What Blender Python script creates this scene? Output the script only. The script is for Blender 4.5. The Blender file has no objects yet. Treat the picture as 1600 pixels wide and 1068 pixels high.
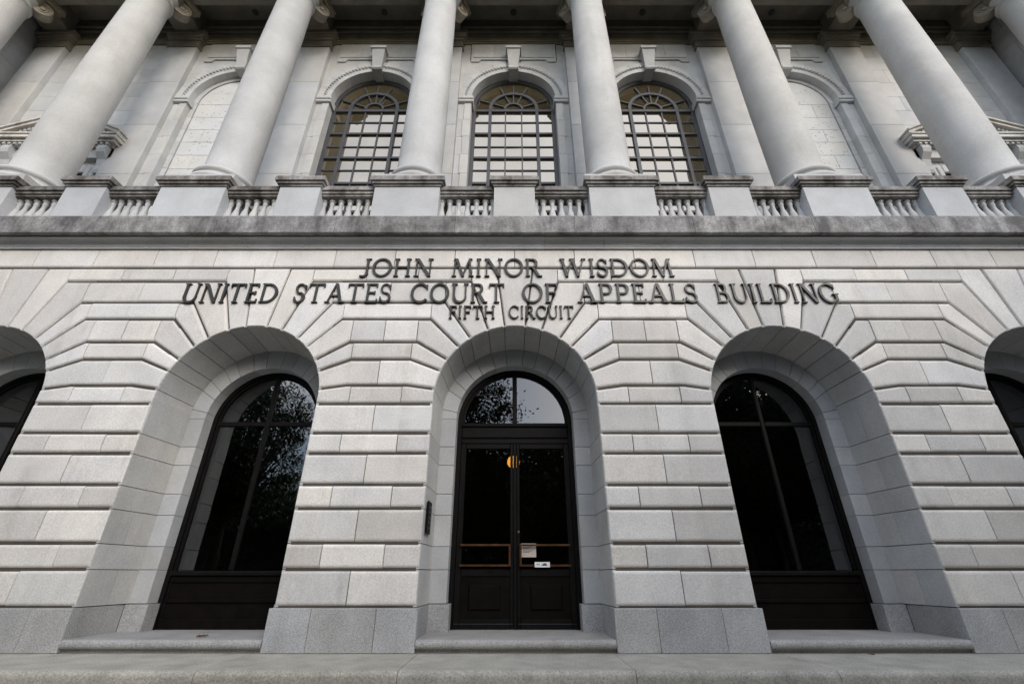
import bpy, bmesh, math, random
from math import sin, cos, pi, radians, sqrt, atan2
from mathutils import Vector
random.seed(7)
S = bpy.context.scene
COL = S.collection

# ------------------------------------------------------------------ camera
cam = bpy.data.cameras.new('camera'); cam_ob = bpy.data.objects.new('camera', cam); COL.objects.link(cam_ob)
cam.sensor_fit = 'HORIZONTAL'; cam.sensor_width = 36.0; cam.lens = 16.0
cam.clip_start = 0.05; cam.clip_end = 4000
cam_ob.location = (-0.06, -8.3, 1.07)
cam_ob.rotation_euler = (radians(90 + 27.0), 0, 0)
S.camera = cam_ob

# ------------------------------------------------------------------ sky and sun (a veiled sun high over the park, front right)
SUN_EL, SUN_AZ = 28.0, 152.0          # azimuth from +Y towards +X
w = bpy.data.worlds.new('World'); S.world = w; w.use_nodes = True
nt = w.node_tree; N = nt.nodes; L = nt.links
N.clear()
out = N.new('ShaderNodeOutputWorld'); bg = N.new('ShaderNodeBackground'); bg.inputs[1].default_value = 0.095
sky = N.new('ShaderNodeTexSky'); sky.sky_type = 'NISHITA'; sky.sun_disc = False
sky.sun_elevation = radians(SUN_EL); sky.sun_rotation = radians(SUN_AZ); sky.air_density = 1.0; sky.dust_density = 1.6; sky.ozone_density = 1.0
tc = N.new('ShaderNodeTexCoord'); sep = N.new('ShaderNodeSeparateXYZ'); L.new(tc.outputs['Generated'], sep.inputs[0])
zc_ = N.new('ShaderNodeMath'); zc_.operation = 'MAXIMUM'; zc_.inputs[1].default_value = 0.0; L.new(sep.outputs[2], zc_.inputs[0])
za = N.new('ShaderNodeMath'); za.operation = 'ADD'; za.inputs[1].default_value = 0.22; L.new(zc_.outputs[0], za.inputs[0])
dx = N.new('ShaderNodeMath'); dx.operation = 'DIVIDE'; L.new(sep.outputs[0], dx.inputs[0]); L.new(za.outputs[0], dx.inputs[1])
dy = N.new('ShaderNodeMath'); dy.operation = 'DIVIDE'; L.new(sep.outputs[1], dy.inputs[0]); L.new(za.outputs[0], dy.inputs[1])
cmb = N.new('ShaderNodeCombineXYZ'); L.new(dx.outputs[0], cmb.inputs[0]); L.new(dy.outputs[0], cmb.inputs[1]); cmb.inputs[2].default_value = 6.85
cn = N.new('ShaderNodeTexNoise'); cn.inputs['Scale'].default_value = 0.75; cn.inputs['Detail'].default_value = 9; cn.inputs['Roughness'].default_value = 0.56
vr = N.new('ShaderNodeVectorRotate'); vr.rotation_type = 'Z_AXIS'; vr.inputs['Angle'].default_value = radians(-9.0)
L.new(cmb.outputs[0], vr.inputs['Vector']); L.new(vr.outputs[0], cn.inputs['Vector'])
cr = N.new('ShaderNodeValToRGB'); cr.color_ramp.elements[0].position = 0.45; cr.color_ramp.elements[1].position = 0.60
L.new(cn.outputs['Fac'], cr.inputs[0])
cmx = N.new('ShaderNodeMixRGB'); L.new(cr.outputs[0], cmx.inputs[0]); L.new(sky.outputs[0], cmx.inputs[1]); cmx.inputs[2].default_value = (10.2, 10.5, 11.2, 1)
L.new(cmx.outputs[0], bg.inputs[0]); L.new(bg.outputs[0], out.inputs[0])

sun = bpy.data.lights.new('sun', 'SUN'); sun.energy = 0.72; sun.angle = radians(21); sun.color = (1, 0.935, 0.865)
sun_ob = bpy.data.objects.new('sun', sun); COL.objects.link(sun_ob)
sd = Vector((sin(radians(SUN_AZ)) * cos(radians(SUN_EL)), cos(radians(SUN_AZ)) * cos(radians(SUN_EL)), sin(radians(SUN_EL))))
sun_ob.location = sd * 60; sun_ob.rotation_euler = sd.to_track_quat('Z', 'Y').to_euler()

vs = S.view_settings; vs.view_transform = 'Standard'; vs.look = 'None'; vs.gamma = 1.0; vs.use_curve_mapping = False
vs.exposure = 1.28
S.cycles.max_bounces = 8; S.cycles.diffuse_bounces = 3; S.cycles.glossy_bounces = 4; S.cycles.transparent_max_bounces = 12
S.cycles.use_adaptive_sampling = True; S.cycles.use_denoising = True

# ------------------------------------------------------------------ materials
def new_mat(name):
    m = bpy.data.materials.new(name); m.use_nodes = True
    nt = m.node_tree; b = nt.nodes['Principled BSDF']
    return m, nt, b
def noise(nt, vec, scale, detail=4, rough=0.55):
    n = nt.nodes.new('ShaderNodeTexNoise'); n.inputs['Scale'].default_value = scale; n.inputs['Detail'].default_value = detail
    n.inputs['Roughness'].default_value = rough; nt.links.new(vec, n.inputs['Vector']); return n.outputs['Fac']
def ramp(nt, fac, a, b, ca=(0, 0, 0, 1), cb=(1, 1, 1, 1)):
    r = nt.nodes.new('ShaderNodeValToRGB'); e = r.color_ramp.elements
    e[0].position = a; e[1].position = b; e[0].color = ca; e[1].color = cb
    nt.links.new(fac, r.inputs[0]); return r.outputs[0]
def mix(nt, fac, a, b, mode='MIX'):
    n = nt.nodes.new('ShaderNodeMixRGB'); n.blend_type = mode
    for s, v in ((n.inputs[0], fac), (n.inputs[1], a), (n.inputs[2], b)):
        if isinstance(v, (int, float)): s.default_value = v
        elif isinstance(v, tuple): s.default_value = v if len(v) == 4 else (*v, 1)
        else: nt.links.new(v, s)
    return n.outputs[0]
def scaled(nt, vec, s):
    n = nt.nodes.new('ShaderNodeVectorMath'); n.operation = 'MULTIPLY'; n.inputs[1].default_value = s
    nt.links.new(vec, n.inputs[0]); return n.outputs[0]
def mrange(nt, v, a, b, c, d):
    n = nt.nodes.new('ShaderNodeMapRange'); n.inputs[1].default_value = a; n.inputs[2].default_value = b
    n.inputs[3].default_value = c; n.inputs[4].default_value = d; nt.links.new(v, n.inputs[0]); return n.outputs[0]

def stone(name, ca, cb, tint=0.05, speck=0.10, speck_scale=55, streak=0.25, streak_col=(0.30, 0.26, 0.21), rough=0.75, bump=0.15,
          grime=None, grime_lo=0.42, grime_hi=0.62, mottle=1.3):
    m, nt, b = new_mat(name)
    g = nt.nodes.new('ShaderNodeNewGeometry'); pos = g.outputs['Position']
    oi = nt.nodes.new('ShaderNodeObjectInfo')
    n1 = noise(nt, pos, mottle, 6, 0.6); col = mix(nt, ramp(nt, n1, 0.36, 0.64), ca, cb)
    # per piece value
    rv = mrange(nt, oi.outputs['Random'], 0, 1, 1 - tint, 1 + tint)
    col = mix(nt, 1.0, col, rv, 'MULTIPLY')
    fr_ = nt.nodes.new('ShaderNodeMath'); fr_.operation = 'MULTIPLY'; fr_.inputs[1].default_value = 7.31; nt.links.new(oi.outputs['Random'], fr_.inputs[0])
    f2_ = nt.nodes.new('ShaderNodeMath'); f2_.operation = 'FRACT'; nt.links.new(fr_.outputs[0], f2_.inputs[0])
    col = mix(nt, 1.0, col, mix(nt, f2_.outputs[0], (1.0, 0.985, 0.955), (0.965, 0.98, 1.0)), 'MULTIPLY')
    n2 = noise(nt, pos, speck_scale, 3, 0.7)
    sp = mrange(nt, n2, 0.3, 0.7, 1 - speck, 1 + speck); col = mix(nt, 1.0, col, sp, 'MULTIPLY')
    if streak > 0:
        n3 = noise(nt, scaled(nt, pos, (2.6, 2.6, 0.35)), 1.0, 5, 0.62)
        n4 = noise(nt, pos, 4.0, 4, 0.65)
        f = mix(nt, 1.0, ramp(nt, n3, 0.52, 0.78), ramp(nt, n4, 0.30, 0.75), 'MULTIPLY')
        f = mix(nt, 1.0, f, (streak,) * 3, 'MULTIPLY'); col = mix(nt, f, col, streak_col)
    if grime:
        n5 = noise(nt, scaled(nt, pos, (1.1, 1.1, 0.9)), 1.5, 9, 0.68)
        n6 = noise(nt, scaled(nt, pos, (7, 7, 1.2)), 1.0, 5, 0.6)
        f = mix(nt, 0.28, n5, n6); col = mix(nt, ramp(nt, f, grime_lo, grime_hi), col, grime)
        col = mix(nt, 1.0, col, sp, 'MULTIPLY')
    nt.links.new(col, b.inputs['Base Color']); b.inputs['Roughness'].default_value = rough
    b.inputs['Specular IOR Level'].default_value = 0.25
    bp = nt.nodes.new('ShaderNodeBump'); bp.inputs['Strength'].default_value = bump; bp.inputs['Distance'].default_value = 0.01
    nt.links.new(n2, bp.inputs['Height']); nt.links.new(bp.outputs[0], b.inputs['Normal'])
    return m

def plain(name, col, rough=0.5, metal=0.0, var=0.25, scale=6.0, spec=0.5):
    m, nt, b = new_mat(name)
    g = nt.nodes.new('ShaderNodeNewGeometry')
    n = noise(nt, g.outputs['Position'], scale, 5, 0.6)
    c = mix(nt, 1.0, (*col, 1), mrange(nt, n, 0.3, 0.7, 1 - var, 1 + var), 'MULTIPLY')
    nt.links.new(c, b.inputs['Base Color'])
    nt.links.new(mrange(nt, n, 0.3, 0.7, max(0.05, rough - 0.08), min(1, rough + 0.08)), b.inputs['Roughness'])
    b.inputs['Metallic'].default_value = metal; b.inputs['Specular IOR Level'].default_value = spec
    return m

M = {}
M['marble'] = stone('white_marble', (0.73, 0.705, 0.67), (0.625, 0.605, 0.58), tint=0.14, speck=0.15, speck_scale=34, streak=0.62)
M['marble_up'] = stone('falloff_upper_marble', (0.505, 0.51, 0.515), (0.43, 0.435, 0.44), tint=0.08, speck=0.09, speck_scale=30, streak=0.32)  # same marble toned darker: lens falloff of the upper storey is in the colour
M['pocked'] = stone('pocked_marble', (0.575, 0.58, 0.58), (0.52, 0.525, 0.525), tint=0.03, speck=0.05, streak=0.1)
M['shaft'] = stone('falloff_column_marble', (0.495, 0.49, 0.48), (0.415, 0.41, 0.40), tint=0.03, speck=0.09, speck_scale=30, streak=0.6, bump=0.12, mottle=0.9)  # shaft tone lowered as well, carrying lens falloff in the colour
M['reveal'] = stone('shaded_reveal_marble', (0.59, 0.58, 0.56), (0.50, 0.49, 0.475), tint=0.08, speck=0.14, speck_scale=34, streak=0.35)  # face marble toned darker, so some recess shade sits in the colour
M['weather'] = stone('weathered_marble', (0.52, 0.51, 0.50), (0.40, 0.395, 0.39), tint=0.12, speck=0.2, speck_scale=30, streak=0.0, grime=(0.10, 0.096, 0.094), grime_lo=0.30, grime_hi=0.60)
M['capstone'] = stone('grimy_capstone', (0.44, 0.42, 0.40), (0.32, 0.305, 0.29), tint=0.08, speck=0.18, speck_scale=30, streak=0.0, grime=(0.065, 0.056, 0.048), grime_lo=0.36, grime_hi=0.60)
M['stained'] = stone('stained_marble', (0.58, 0.56, 0.53), (0.50, 0.48, 0.45), streak=0.0, speck=0.1, grime=(0.16, 0.14, 0.12), grime_lo=0.5, grime_hi=0.72)
M['capital_brown'] = stone('brown_capital', (0.38, 0.34, 0.28), (0.27, 0.24, 0.195), speck=0.1, streak=0.3, streak_col=(0.10, 0.085, 0.07))  # brown volute stone, darker than the shaft
M['soffit'] = stone('brown_soffit', (0.26, 0.23, 0.19), (0.18, 0.16, 0.13), tint=0.05, speck=0.08, streak=0.3, streak_col=(0.08, 0.065, 0.05))  # dark brown stone for ceiling, beams and capitals
M['granite'] = stone('grey_granite', (0.44, 0.44, 0.44), (0.345, 0.345, 0.345), tint=0.11, speck=0.36, speck_scale=48, streak=0.35, streak_col=(0.15, 0.14, 0.13), bump=0.25)
M['step'] = stone('step_granite', (0.40, 0.39, 0.375), (0.32, 0.315, 0.305), tint=0.06, speck=0.36, speck_scale=45, streak=0.5, streak_col=(0.14, 0.13, 0.12), bump=0.25)
M['slab'] = stone('landing_granite', (0.47, 0.445, 0.385), (0.36, 0.345, 0.30), tint=0.05, speck=0.36, speck_scale=45, streak=0.6, streak_col=(0.15, 0.14, 0.12), bump=0.25, mottle=2.2)
M['mortar'] = stone('joint_mortar', (0.11, 0.09, 0.075), (0.07, 0.06, 0.05), streak=0.0, speck=0.1)
M['bronze'] = plain('dark_bronze', (0.0055, 0.0048, 0.0046), 0.55, 0.0, 0.35, spec=0.12)
M['bronze_panel'] = plain('bronze_panel', (0.0050, 0.0036, 0.0028), 0.6, 0.0, 0.35, spec=0.08)
M['letter'] = plain('bronze_letter', (0.028, 0.025, 0.022), 0.45, 0.2, 0.4, 9)
M['brass'] = plain('worn_brass', (0.11, 0.052, 0.026), 0.42, 0.7, 0.3, 9)
M['iron'] = plain('painted_iron', (0.036, 0.038, 0.046), 0.5, 0.0, 0.25)
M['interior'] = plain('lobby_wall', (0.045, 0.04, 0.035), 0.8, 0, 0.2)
M['wood'] = plain('lobby_wood', (0.16, 0.07, 0.03), 0.5, 0, 0.3)
M['paper'] = plain('paper', (0.55, 0.47, 0.42), 0.85, 0, 0.06, 20)
M['white_label'] = plain('white_label', (0.82, 0.82, 0.82), 0.6, 0, 0.03)
M['ink'] = plain('ink', (0.05, 0.05, 0.05), 0.7, 0, 0.1)
M['leaf_brown'] = plain('dry_leaf', (0.22, 0.085, 0.035), 0.8, 0, 0.3, 40)
M['bark'] = plain('bark', (0.06, 0.048, 0.038), 0.9, 0, 0.4, 8)
M['foliage'] = plain('foliage', (0.045, 0.07, 0.022), 0.6, 0, 0.4, 3)
M['foliage2'] = plain('foliage_dark', (0.035, 0.058, 0.022), 0.6, 0, 0.4, 3)
M['asphalt'] = plain('asphalt', (0.055, 0.055, 0.055), 0.9, 0, 0.25, 5)
M['grass'] = plain('grass', (0.06, 0.085, 0.03), 0.95, 0, 0.4, 2)
M['concrete'] = plain('concrete', (0.17, 0.165, 0.155), 0.9, 0, 0.15, 4)
M['roof'] = plain('roof', (0.25, 0.25, 0.25), 0.9, 0, 0.15, 4)

def glass(name, base_refl, tint_refl, body, see_through):
    m = bpy.data.materials.new(name); m.use_nodes = True; nt = m.node_tree; nt.nodes.clear()
    o = nt.nodes.new('ShaderNodeOutputMaterial')
    gl = nt.nodes.new('ShaderNodeBsdfGlossy'); gl.inputs['Color'].default_value = (*tint_refl, 1); gl.inputs['Roughness'].default_value = 0.012
    if see_through:
        bd = nt.nodes.new('ShaderNodeBsdfTransparent')
    else:
        bd = nt.nodes.new('ShaderNodeBsdfDiffuse')
    bd.inputs['Color'].default_value = (*body, 1)
    fr = nt.nodes.new('ShaderNodeFresnel'); fr.inputs['IOR'].default_value = 1.5
    ad = nt.nodes.new('ShaderNodeMath'); ad.operation = 'ADD'; ad.use_clamp = True; ad.inputs[1].default_value = base_refl
    nt.links.new(fr.outputs[0], ad.inputs[0])
    # faint waviness of the panes
    g = nt.nodes.new('ShaderNodeNewGeometry'); n = noise(nt, g.outputs['Position'], 1.8, 2, 0.5)
    bp = nt.nodes.new('ShaderNodeBump'); bp.inputs['Strength'].default_value = 0.05; bp.inputs['Distance'].default_value = 0.02
    nt.links.new(n, bp.inputs['Height']); nt.links.new(bp.outputs[0], gl.inputs['Normal'])
    mx = nt.nodes.new('ShaderNodeMixShader'); nt.links.new(ad.outputs[0], mx.inputs[0]); nt.links.new(bd.outputs[0], mx.inputs[1]); nt.links.new(gl.outputs[0], mx.inputs[2])
    nt.links.new(mx.outputs[0], o.inputs[0]); return m
M['glass'] = glass('dark_glass', 0.08, (0.92, 0.96, 1.0), (0.34, 0.32, 0.30), True)
M['glass_up'] = glass('bronze_mirror_glass', 0.20, (1.0, 0.94, 0.86), (0.06, 0.047, 0.024), False)
m, nt_, b_ = new_mat('amber_lamp'); b_.inputs['Base Color'].default_value = (0.8, 0.4, 0.08, 1)
b_.inputs['Emission Color'].default_value = (1.0, 0.45, 0.07, 1); b_.inputs['Emission Strength'].default_value = 4.0; M['amber'] = m

# ------------------------------------------------------------------ mesh helpers
def mk(name, verts, faces, mat, parent=None, smooth=False):
    me = bpy.data.meshes.new(name); me.from_pydata([tuple(v) for v in verts], [], faces); me.update()
    if smooth:
        me.polygons.foreach_set('use_smooth', [True] * len(me.polygons))
    me.materials.append(M[mat] if isinstance(mat, str) else mat)
    o = bpy.data.objects.new(name, me); COL.objects.link(o); o.parent = parent; return o
def dup(o, parent, loc=None, rz=None, sx=None):
    c = o.copy(); COL.objects.link(c); c.parent = parent
    if loc is not None: c.location = loc
    if rz is not None: c.rotation_euler = (0, 0, rz)
    return c
class MB:
    def __init__(s): s.v = []; s.f = []
    def add(s, v, f):
        k = len(s.v); s.v += [tuple(p) for p in v]; s.f += [tuple(i + k for i in q) for q in f]
    def box(s, x0, x1, y0, y1, z0, z1):
        s.add([(x0, y0, z0), (x1, y0, z0), (x1, y1, z0), (x0, y1, z0), (x0, y0, z1), (x1, y0, z1), (x1, y1, z1), (x0, y1, z1)],
              [(0, 3, 2, 1), (4, 5, 6, 7), (0, 1, 5, 4), (1, 2, 6, 5), (2, 3, 7, 6), (3, 0, 4, 7)])
    def bbox(s, x0, x1, y0, y1, z0, z1, c=0.01):      # box with chamfered front edges
        s.add([(x0, y0 + c, z0), (x1, y0 + c, z0), (x1, y1, z0), (x0, y1, z0), (x0, y0 + c, z1), (x1, y0 + c, z1), (x1, y1, z1), (x0, y1, z1),
               (x0 + c, y0, z0 + c), (x1 - c, y0, z0 + c), (x1 - c, y0, z1 - c), (x0 + c, y0, z1 - c)],
              [(0, 3, 2, 1), (4, 5, 6, 7), (8, 9, 10, 11), (0, 1, 9, 8), (1, 5, 10, 9), (5, 4, 11, 10), (4, 0, 8, 11), (1, 2, 6, 5), (2, 3, 7, 6), (3, 0, 4, 7)])
    def prism(s, poly, y0, y1):                       # poly (x,z) ccw seen from the street
        n = len(poly)
        s.add([(x, y0, z) for x, z in poly] + [(x, y1, z) for x, z in poly],
              [tuple(range(n)), tuple(range(2 * n - 1, n - 1, -1))] + [((i + 1) % n, i, n + i, n + (i + 1) % n) for i in range(n)])
    def xsweep(s, prof, x0, x1):                      # prof (y,z) closed, swept along x
        n = len(prof)
        s.add([(x0, y, z) for y, z in prof] + [(x1, y, z) for y, z in prof],
              [tuple(range(n - 1, -1, -1)), tuple(range(n, 2 * n))] + [(i, (i + 1) % n, n + (i + 1) % n, n + i) for i in range(n)])
    def lathe(s, prof, seg=32, cx=0, cy=0, cz=0, cap=True):
        k = len(prof); v = []; f = []
        for r, z in prof:
            for j in range(seg):
                a = 2 * pi * j / seg; v.append((cx + r * cos(a), cy + r * sin(a), cz + z))
        for i in range(k - 1):
            for j in range(seg):
                f.append((i * seg + j, i * seg + (j + 1) % seg, (i + 1) * seg + (j + 1) % seg, (i + 1) * seg + j))
        if cap: f.append(tuple(range(seg - 1, -1, -1))); f.append(tuple((k - 1) * seg + j for j in range(seg)))
        s.add(v, f)
    def tube(s, pts, rads, seg=7):
        v = []; f = []
        for i, p in enumerate(pts):
            p = Vector(p); d = (Vector(pts[min(i + 1, len(pts) - 1)]) - Vector(pts[max(i - 1, 0)])).normalized()
            a = d.orthogonal().normalized(); b = d.cross(a)
            for j in range(seg):
                t = 2 * pi * j / seg; v.append(p + (a * cos(t) + b * sin(t)) * rads[i])
        for i in range(len(pts) - 1):
            for j in range(seg):
                f.append((i * seg + j, i * seg + (j + 1) % seg, (i + 1) * seg + (j + 1) % seg, (i + 1) * seg + j))
        s.add(v, f)
    def arch_strip(s, cx, zc, r0, r1, y0, y1, a0=0.0, a1=pi, n=24):   # ring segment in the facade plane
        for k in range(n):
            t0 = a0 + (a1 - a0) * k / n; t1 = a0 + (a1 - a0) * (k + 1) / n
            q = [(cx + r0 * cos(t0), zc + r0 * sin(t0)), (cx + r1 * cos(t0), zc + r1 * sin(t0)), (cx + r1 * cos(t1), zc + r1 * sin(t1)), (cx + r0 * cos(t1), zc + r0 * sin(t1))]
            v = [(x, y0, z) for x, z in q] + [(x, y1, z) for x, z in q]
            f = [(0, 1, 2, 3), (7, 6, 5, 4), (1, 5, 6, 2), (3, 7, 4, 0)]
            if k == 0: f.append((0, 4, 5, 1))
            if k == n - 1: f.append((2, 6, 7, 3))
            s.add(v, f)
    def obj(s, name, mat, parent=None, smooth=False): return mk(name, s.v, s.f, mat, parent, smooth)

def offset_poly(poly, d):
    n = len(poly); res = []
    for i in range(n):
        p0 = poly[i - 1]; p1 = poly[i]; p2 = poly[(i + 1) % n]
        e0 = Vector((p1[0] - p0[0], p1[1] - p0[1])).normalized(); e1 = Vector((p2[0] - p1[0], p2[1] - p1[1])).normalized()
        n0 = Vector((-e0.y, e0.x)); n1 = Vector((-e1.y, e1.x)); d0 = d[i - 1]; d1 = d[i]
        cr_ = e0.x * e1.y - e0.y * e1.x
        if abs(cr_) < 0.15:
            nn = (n0 + n1).normalized(); dd = 0.5 * (d0 + d1); res.append((p1[0] + nn.x * dd, p1[1] + nn.y * dd))
        else:
            # solve p1 + a*... : point X with (X-p1).n0=d0, (X-p1).n1=d1
            det = n0.x * n1.y - n0.y * n1.x
            x = (d0 * n1.y - d1 * n0.y) / det; z = (n0.x * d1 - n1.x * d0) / det
            res.append((p1[0] + x, p1[1] + z))
    return res
def cushion(name, poly, kinds, mat, parent, yf=0.0, r=0.055, yb=0.12, gap=0.017, dy=0.0):
    """stone block with rounded edges. kinds per edge: 'h' rolled joint, 'v' tight joint, 'a' arris"""
    fac = {'h': 1.0, 'v': 0.07, 'a': 0.4, 'r': 0.6}; gp = {'h': 1.0, 'v': 0.36, 'a': 0.0, 'r': 0.8}
    rings = []; seg = 4
    ys = [(0.0, yb)] + [(r * (1 - cos(a)), yf + r * (1 - sin(a))) for a in [pi / 2 * k / seg for k in range(seg + 1)]]
    for ins, y in ys:
        d = [gp[k] * gap + fac[k] * ins for k in kinds]
        rings.append([(x, y + dy, z) for x, z in offset_poly(poly, d)])
    n = len(poly); v = [p for rg in rings for p in rg]; f = []
    for k in range(len(rings) - 1):
        for i in range(n):
            j = (i + 1) % n; f.append((k * n + j, k * n + i, (k + 1) * n + i, (k + 1) * n + j)[::-1])
    f.append(tuple((len(rings) - 1) * n + i for i in range(n)))
    f = [tuple(q) for q in f]
    return mk(name, v, f, mat, parent)

def empty(name, loc=(0, 0, 0)):
    o = bpy.data.objects.new(name, None); COL.objects.link(o); o.location = loc; return o
def tag(o, label, cat, group=None):
    o['label'] = label; o['category'] = cat
    if group: o['group'] = group
    return o

# ------------------------------------------------------------------ ground
g = MB(); g.box(-600, 600, -600, 600, -0.75, -0.35); o = g.obj('ground', 'grass'); o['kind'] = 'structure'
g = MB(); g.box(-60, 60, -5.6, 0.0, -0.34, -0.28); o = g.obj('pavement', 'concrete'); o['kind'] = 'structure'
g = MB(); g.box(-60, 60, -13.2, -5.65, -0.345, -0.335); o = g.obj('road', 'asphalt'); o['kind'] = 'structure'
# granite landing along the foot of the facade, rounded front edge, separate slabs
land = MB(); land.box(-21, 21, -1.30, 0.3, -0.27, -0.03); land = land.obj('landing', 'mortar'); land['kind'] = 'structure'
LX = [-14.2, -11.6, -9.05, -6.5, -4.0, -1.48, 1.48, 4.0, 6.5, 9.05, 11.6, 14.2]
prof = [(0.25, -0.03), (0.25, 0.0)]
for k in range(7):
    a = pi / 2 * k / 6; prof.append((-1.34 - 0.075 * sin(a), -0.075 * (1 - cos(a))))
prof += [(-1.415, -0.20), (-1.35, -0.21), (-1.35, -0.03)]
prof = prof[::-1]
for a, b in zip(LX[:-1], LX[1:]):
    s_ = MB(); s_.xsweep([(y, z) for y, z in prof], a + 0.004, b - 0.004); s_.obj('paving_slab', 'slab', land)

# ------------------------------------------------------------------ courthouse
CH = empty('courthouse', (0, 0, 0))
tag(CH, 'pale marble courthouse with rusticated arches below and a colonnade above', 'courthouse')

PITCH, R, ZC = 5.40, 1.58, 4.09
ZJ = [0.60, 1.14, 1.53, 2.08, 2.474, 3.03, 3.406, 3.976]
HW = PITCH / 2 - R                      # half pier width
def onarc(u, z):
    a = atan2(z - ZC, u); return (R * cos(a), ZC + R * sin(a))
# course joints, u = distance from arch centre; horizontal height, bend point, arch end
JB = [(2.10, 4.351), (2.10, 4.91), (2.00, 5.299), (1.76, 5.842), (1.49, 6.248), (0.95, 6.79)]
JE = [onarc(1.58, 4.275), onarc(1.476, 4.66), onarc(1.363, 4.905), onarc(1.13, 5.185), onarc(0.925, 5.40), onarc(0.55, 5.58)]
KB = (0.405, 7.154); KE = onarc(0.215, 5.66)
ZT0, ZT1 = 7.154, 7.655
def arc_pts(p, q, n=4):                  # interior points of the arch from p to q (u,z)
    a0 = atan2(p[1] - ZC, p[0]); a1 = atan2(q[1] - ZC, q[0])
    return [(R * cos(a0 + (a1 - a0) * k / n), ZC + R * sin(a0 + (a1 - a0) * k / n)) for k in range(1, n)]
H2 = PITCH / 2

def strip_polys(k):
    """blocks of course k (between joint k-1 and k) on one side of a pier, v = distance from pier centre; k=0 is below joint 0"""
    def V(p): return (H2 - p[0], p[1])
    lowB, lowE = (V(JB[k - 1]), V(JE[k - 1])) if k > 0 else (None, (HW, ZJ[-1]))
    upB, upE = V(JB[k]), V(JE[k])
    zl = JB[k - 1][1] if k > 0 else ZJ[-1]; zu = JB[k][1]
    return lowB, lowE, upB, upE, zl, zu

def pier_blocks(px, parent):
    def put(pv, kinds, mirror):
        if mirror: pv = [(-x, z) for x, z in pv][::-1]; kinds = [kinds[(len(kinds) - 2 - i) % len(kinds)] for i in range(len(kinds))]
        cushion('stone_block', [(px + x, z) for x, z in pv], kinds, 'marble', parent, dy=random.uniform(-0.008, 0.008), gap=0.017 * random.uniform(0.75, 1.25))
    # straight courses
    for i in range(len(ZJ) - 1):
        z0, z1 = ZJ[i], ZJ[i + 1]
        if i % 2 == 0:
            j = random.uniform(-0.03, 0.03)
            cut = [-HW, j, HW]
        else: cut = [-HW, -0.52 + random.uniform(-.02, .02), 0.52 + random.uniform(-.02, .02), HW]
        for a, b in zip(cut[:-1], cut[1:]):
            put([(a, z0), (b, z0), (b, z1), (a, z1)], ['h', 'a' if b == HW else 'v', 'h', 'a' if a == -HW else 'v'], False)
    # bent courses
    mids = {0: [0.5], 1: [0.0], 2: [0.6], 3: [0.0, 0.68], 4: [0.93], 5: [0.0, 1.2]}
    for k in range(6):
        lowB, lowE, upB, upE, zl, zu = strip_polys(k)
        m = mids[k]
        if m[0] != 0.0: put([(-m[0], zl), (m[0], zl), (m[0], zu), (-m[0], zu)], ['h', 'v', 'h', 'v'], False)
        elif len(m) > 1:
            for mir in (False, True): put([(0, zl), (m[1], zl), (m[1], zu), (0, zu)], ['h', 'v', 'h', 'v'], mir)
        s0 = m[-1]
        low = [(s0, zl)]; lk = []
        if lowB and lowB[0] > s0 + 0.012: low.append((lowB[0], zl)); lk.append('h')
        low.append(lowE); lk.append('h')
        pl = (H2 - lowE[0], lowE[1]); pu = (H2 - upE[0], upE[1])
        arc = []
        if k == 0: arc = [(HW, ZC)] + [(H2 - u, z) for u, z in arc_pts((R, ZC), pu, 2)]
        else: arc = [(H2 - u, z) for u, z in arc_pts(pl, pu, 4)]
        up = [upE]
        if upB[0] > s0 + 0.012: up.append(upB)
        up.append((s0, zu))
        pts = low + arc + up
        kinds = lk + ['a'] * (len(arc) + 1) + ['h'] * (len(up) - 1) + ['v']
        for mir in (False, True): put(pts, kinds, mir)
    # course 14 with square ends against the high voussoirs
    zl, zu = JB[5][1], ZT0; e = H2 - JB[5][0]
    for a, b in ((-e, -0.57), (-0.57, 0.57), (0.57, e)): put([(a, zl), (b, zl), (b, zu), (a, zu)], ['h', 'v', 'h', 'v'], False)
    # granite plinth
    P = HW + 0.045
    for a, b in ((-P, -0.5), (-0.5, 0.52), (0.52, P)):
        poly = [(px + a, 0.004), (px + b, 0.004), (px + b, 0.592), (px + a, 0.592)]
        cushion('plinth_stone', poly, ['v', 'a' if abs(b) == P else 'v', 'a', 'a' if abs(a) == P else 'v'], 'granite', parent, yf=-0.06, r=0.02, yb=0.122, gap=0.008)

def arch_blocks(cx, parent):
    def put(pts, kinds, mirror=False):
        if mirror: pts = [(-x, z) for x, z in pts][::-1]; kinds = [kinds[(len(kinds) - 2 - i) % len(kinds)] for i in range(len(kinds))]
        cushion('voussoir', [(cx + x, z) for x, z in pts], kinds, 'marble', parent, dy=random.uniform(-0.008, 0.008), gap=0.017 * random.uniform(0.75, 1.25))
    # keystone
    arc = arc_pts((-KE[0], KE[1]), KE, 4)
    pts = [(-KE[0], KE[1])] + arc + [KE, KB, (-KB[0], KB[1])]
    put(pts, ['a'] * (len(arc) + 1) + ['r', 'h', 'r'])
    # neighbours
    arc = arc_pts(KE, JE[5], 4)
    pts = [KE] + arc + [JE[5], JB[5], (JB[5][0], ZT0), KB]
    for mir in (False, True): put(pts, ['a'] * (len(arc) + 1) + ['r', 'v', 'h', 'r'], mir)

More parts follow.
